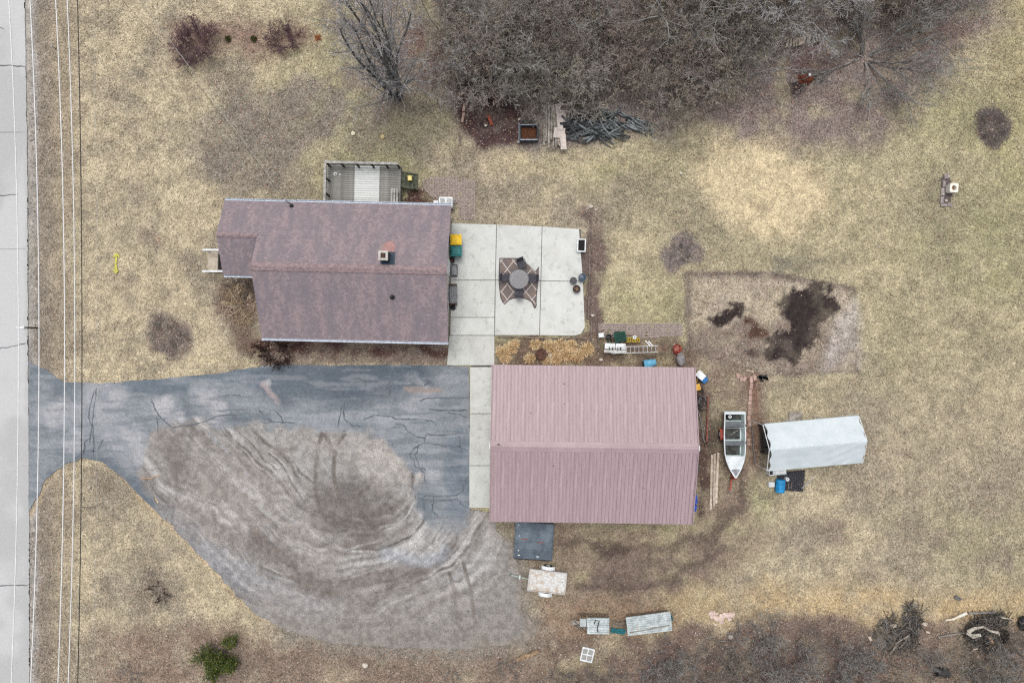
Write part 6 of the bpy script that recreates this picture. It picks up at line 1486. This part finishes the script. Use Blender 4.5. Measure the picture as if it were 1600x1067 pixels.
# evergreen: tapered trunk, limbs and many small needle sprays
ev = thing('evergreen_shrub', 'green evergreen shrub with bare twigs at the bottom left', 'evergreen', (*P(347, 1021), 0))
sk = skeleton(500, 10, 1.5, .04, (5, 58), kids=(9, 6), seg=.3, ratio=.5, rmin=.012); V, F = arrays(sk, 5); link('trunk', np_mesh('trunk', V, F, bark_grey, None, True), ev)
V = []; F = []; Cc = []; rd = random.Random(8); ends = [p for lvl, pts, rs in sk if lvl >= 1 for p in pts[1:]]
for e in range(7500):
    p = rd.choice(ends); q = [p[c] + rd.gauss(0, .11) for c in range(3)]
    if q[0] < -.35 and rd.random() < .35: continue
    a = rd.uniform(0, 6.28); el = rd.uniform(-.4, .9); L = rd.uniform(.06, .13); w_ = L * .28
    d = (math.cos(a) * math.cos(el), math.sin(a) * math.cos(el), math.sin(el)); sdv = (-math.sin(a), math.cos(a), rd.uniform(-.5, .5)); k = len(V)
    V += [tuple(q), tuple(q[c] + d[c] * L * .5 + sdv[c] * w_ for c in range(3)), tuple(q[c] + d[c] * L for c in range(3)), tuple(q[c] + d[c] * L * .5 - sdv[c] * w_ for c in range(3))]; F.append((k, k + 1, k + 2, k + 3))
    g = rd.uniform(.6, 1.4); base = (.045, .065, .016) if rd.random() < .72 else (.12, .12, .028); Cc += [tuple(x * g for x in base)] * 4
link('crown', np_mesh('crown', np.array(V), np.array(F), blade_mat, {'Col': np.array(Cc)}), ev)
for a, b, lb in ((357, 62, 'left tiny green tuft in the front shrub bed'), (397, 62, 'right tiny green tuft in the front shrub bed')):
    t = thing('green_tuft', lb, 'tuft', (*P(a, b), 0)); link('blades', clump_mesh(a, .24, .22, 110, M('tuft_green', (92, 92, 44), (66, 70, 32), 4, .9), .012), t)
t = thing('orange_tuft', 'orange brown dead tuft beside the small wine red shrub', 'tuft', (*P(497, 60), 0)); link('blades', clump_mesh(9, .25, .15, 90, M('tuft_orange', (190, 110, 62), (150, 84, 50), 4, .9), .012), t)

# ================================================================== brush piles and debris at lower right
def brush_pile(a, b, rx, ry, n, mats, seed, lab, zmax=.45):
    rd = random.Random(seed); parts = MB(); Vp = [[] for _ in mats]
    root = thing('brush_pile', lab, 'brush pile', (*P(a, b), 0))
    for i, mt in enumerate(mats):
        br = []
        for k in range(n // len(mats)):
            an = rd.uniform(0, 6.28); q = rd.random() ** .6; x, y = math.cos(an) * rx * q, math.sin(an) * ry * q; z = rd.uniform(.03, zmax) * (1.1 - q); L = rd.uniform(.3, 1.1); d = rd.uniform(0, 6.28); r = rd.uniform(.007, .026)
            p0 = (x - math.cos(d) * L / 2, y - math.sin(d) * L / 2, z); p2 = (x + math.cos(d) * L / 2, y + math.sin(d) * L / 2, z + rd.uniform(-.1, .15)); p1 = (x + rd.uniform(-.08, .08), y + rd.uniform(-.08, .08), z + rd.uniform(0, .12))
            br.append((0, [p0, p1, p2], [r, r * .9, r * .5]))
        V, F = arrays(br, 4); o = link('sticks', np_mesh('sticks', V, F, mt), root); stuff(o)
    return root
stick_pale = bark('stick_pale', (136, 129, 118), (104, 97, 88)); stick_dark = bark('stick_dark', (62, 58, 56), (40, 38, 36))
brush_pile(1400, 990, 1.5, 1.3, 330, [stick_dark, twig_grey, twig_brown], 1, 'loose brush pile with pale forked sticks left of the debris heap')
brush_pile(1540, 992, 1.6, 1.05, 330, [stick_dark, stick_dark, twig_brown], 2, 'dark debris heap with white root wood at lower right')
brush_pile(1548, 968, 1.3, .5, 200, [twig_brown, stick_dark], 3, 'flat layer of grey sticks above the debris heap', .25)
brush_pile(1425, 965, .7, 1.0, 120, [stick_dark, twig_grey], 4, 'strip of dark sticks on the right of the brush pile', .35)
def limb(pts, rs, mat, lab, name='limb', cat='limb'):
    return tag(MB().tube([(*P(a, b), z) for a, b, z in pts], rs, 7).obj(name, mat), lab, cat)
limb([(1388,1020,.15),(1400,1000,.3),(1406,985,.35)], [.03,.045,.03], stick_pale, 'straight pale stick slanting across the brush pile')
limb([(1394,1002,.35),(1408,992,.4),(1416,988,.35)], [.03,.05,.04], stick_pale, 'forked pale stick at the middle of the brush pile')
limb([(1414,988,.35),(1410,1000,.3),(1402,1010,.2)], [.03,.05,.03], stick_pale, 'short pale stick bent on the brush pile right side')
rootw = bark('root_white', (170, 164, 154), (136, 128, 116))
limb([(1508,984,.3),(1515,977,.45),(1528,974,.5),(1540,981,.45),(1552,984,.4),(1556,988,.3)], [.13,.1,.06,.07,.1,.06], rootw, 'arched white root limb on top of the debris heap')
limb([(1506,986,.25),(1514,990,.35),(1526,988,.35)], [.08,.15,.1], rootw, 'knobby white root at left of the debris heap')
limb([(1540,991,.3),(1546,1000,.25),(1540,1012,.15)], [.12,.1,.04], bark('root_tan', (180,146,116), (140,108,84)), 'tan forked root low in the debris heap')
limb([(1476,968,.08),(1488,966,.1),(1508,956,.14)], [.05,.07,.1], bark('root_cream', (214,200,174), (176,160,134)), 'cream driftwood piece left of the flat stick layer')
limb([(1510,956,.2),(1530,955,.22),(1552,954,.2)], [.07,.06,.05], twig_grey, 'grey straight log along the flat stick layer')
limb([(1562,963,.15),(1580,966,.12)], [.05,.03], pale_wood, 'pale straight stick right of flat stick layer')
limb([(1464,994,.1),(1484,990,.12),(1504,987,.14)], [.035,.04,.03], twig_grey, 'long grey pole pointing at the debris heap')
limb([(1457,986,.3),(1478,1008,.4),(1500,1036,.3),(1512,1056,.2)], [.012,.016,.02,.02], stick_pale, 'long thin pale whip crossing above the dark barrel')
rd = random.Random(4)
for a, b, w_, h_, r, lb in ((1394,976,.4,.2,.15,'pale brick shaped board on the upper brush pile'), (1443,973,.32,.24,-.5,'pale tilted board right of the brush pile'), (1448,986,.26,.12,-.2,'small cream board between brush pile and barrel'), (1358,996,.16,.3,.6,'small cream board left of the brush pile'), (1495,933,.4,.22,-.5,'grey block alone above the flat stick layer'), (1522,1012,.3,.08,.2,'thin white board at the foot of debris heap')):
    tag(MB().box(0, 0, .12, w_, h_, .08, r).obj('scrap_board', pale_wood if 'grey' not in lb else grey_wood, None, (*P(a, b), 0)), lb, 'board')
barrel(1472, 1050, .29, .8, math.radians(-4), M('char_barrel', (66, 64, 62), (42, 40, 40), 5, .7), 'charred dark barrel lying at the bottom right edge')
t = thing('black_bag', 'crumpled black plastic bag at the far right edge', 'bag', (*P(1597, 972), 0)); MB().lathe([(.3, 0), (.42, .15), (.36, .36), (.14, .48)], 11, sx=.9, sy=1.2).obj('body', hm, t, smooth=True); MB().tube([(0, 0, .44), (.06, .1, .56)], [.07, .03], 7).obj('tied_neck', hm, t)
rs_ = M('rubble_pink', (214, 192, 180), (184, 160, 148), 6, .9, inst=.15)
for k in range(18):
    a, b = 1125 + rd.gauss(0, 11), 965 + rd.gauss(0, 6); stone(a, b, rd.uniform(.12, .26), 'pinkish rubble stone in the scatter right of the firewood stacks', rs_, 'rubble_stone', .2, 'pink rubble stones in dry grass')
stone(571, 1038, .2, 'white stone at bottom below the middle of gravel lot'); stone(140, 761, .1, 'white stone in the grass wedge by the driveway'); stone(1141, 994, .18, 'white stone in the dark brush at bottom'); stone(1073, 134, .14, 'pale stone at the lower rim of the thicket')
for a, b, c_, d, r, lb in ((222,746,250,742,.05,'fallen tan branch on the driveway fork'), (128,792,158,786,.03,'thin fallen branch in the lower left grass wedge'), (1100,995,1150,1000,.05,'dark fallen limb in the brush below the rubble')):
    limb([(a, b, .05), ((a + c_) / 2, (b + d) / 2 + 3, .07), (c_, d, .05)], [r, r * .8, r * .5], bark('fallen_tan', (180, 150, 122), (130, 106, 86)) if 'tan' in lb else twig_brown, lb, 'fallen_branch', 'branch')
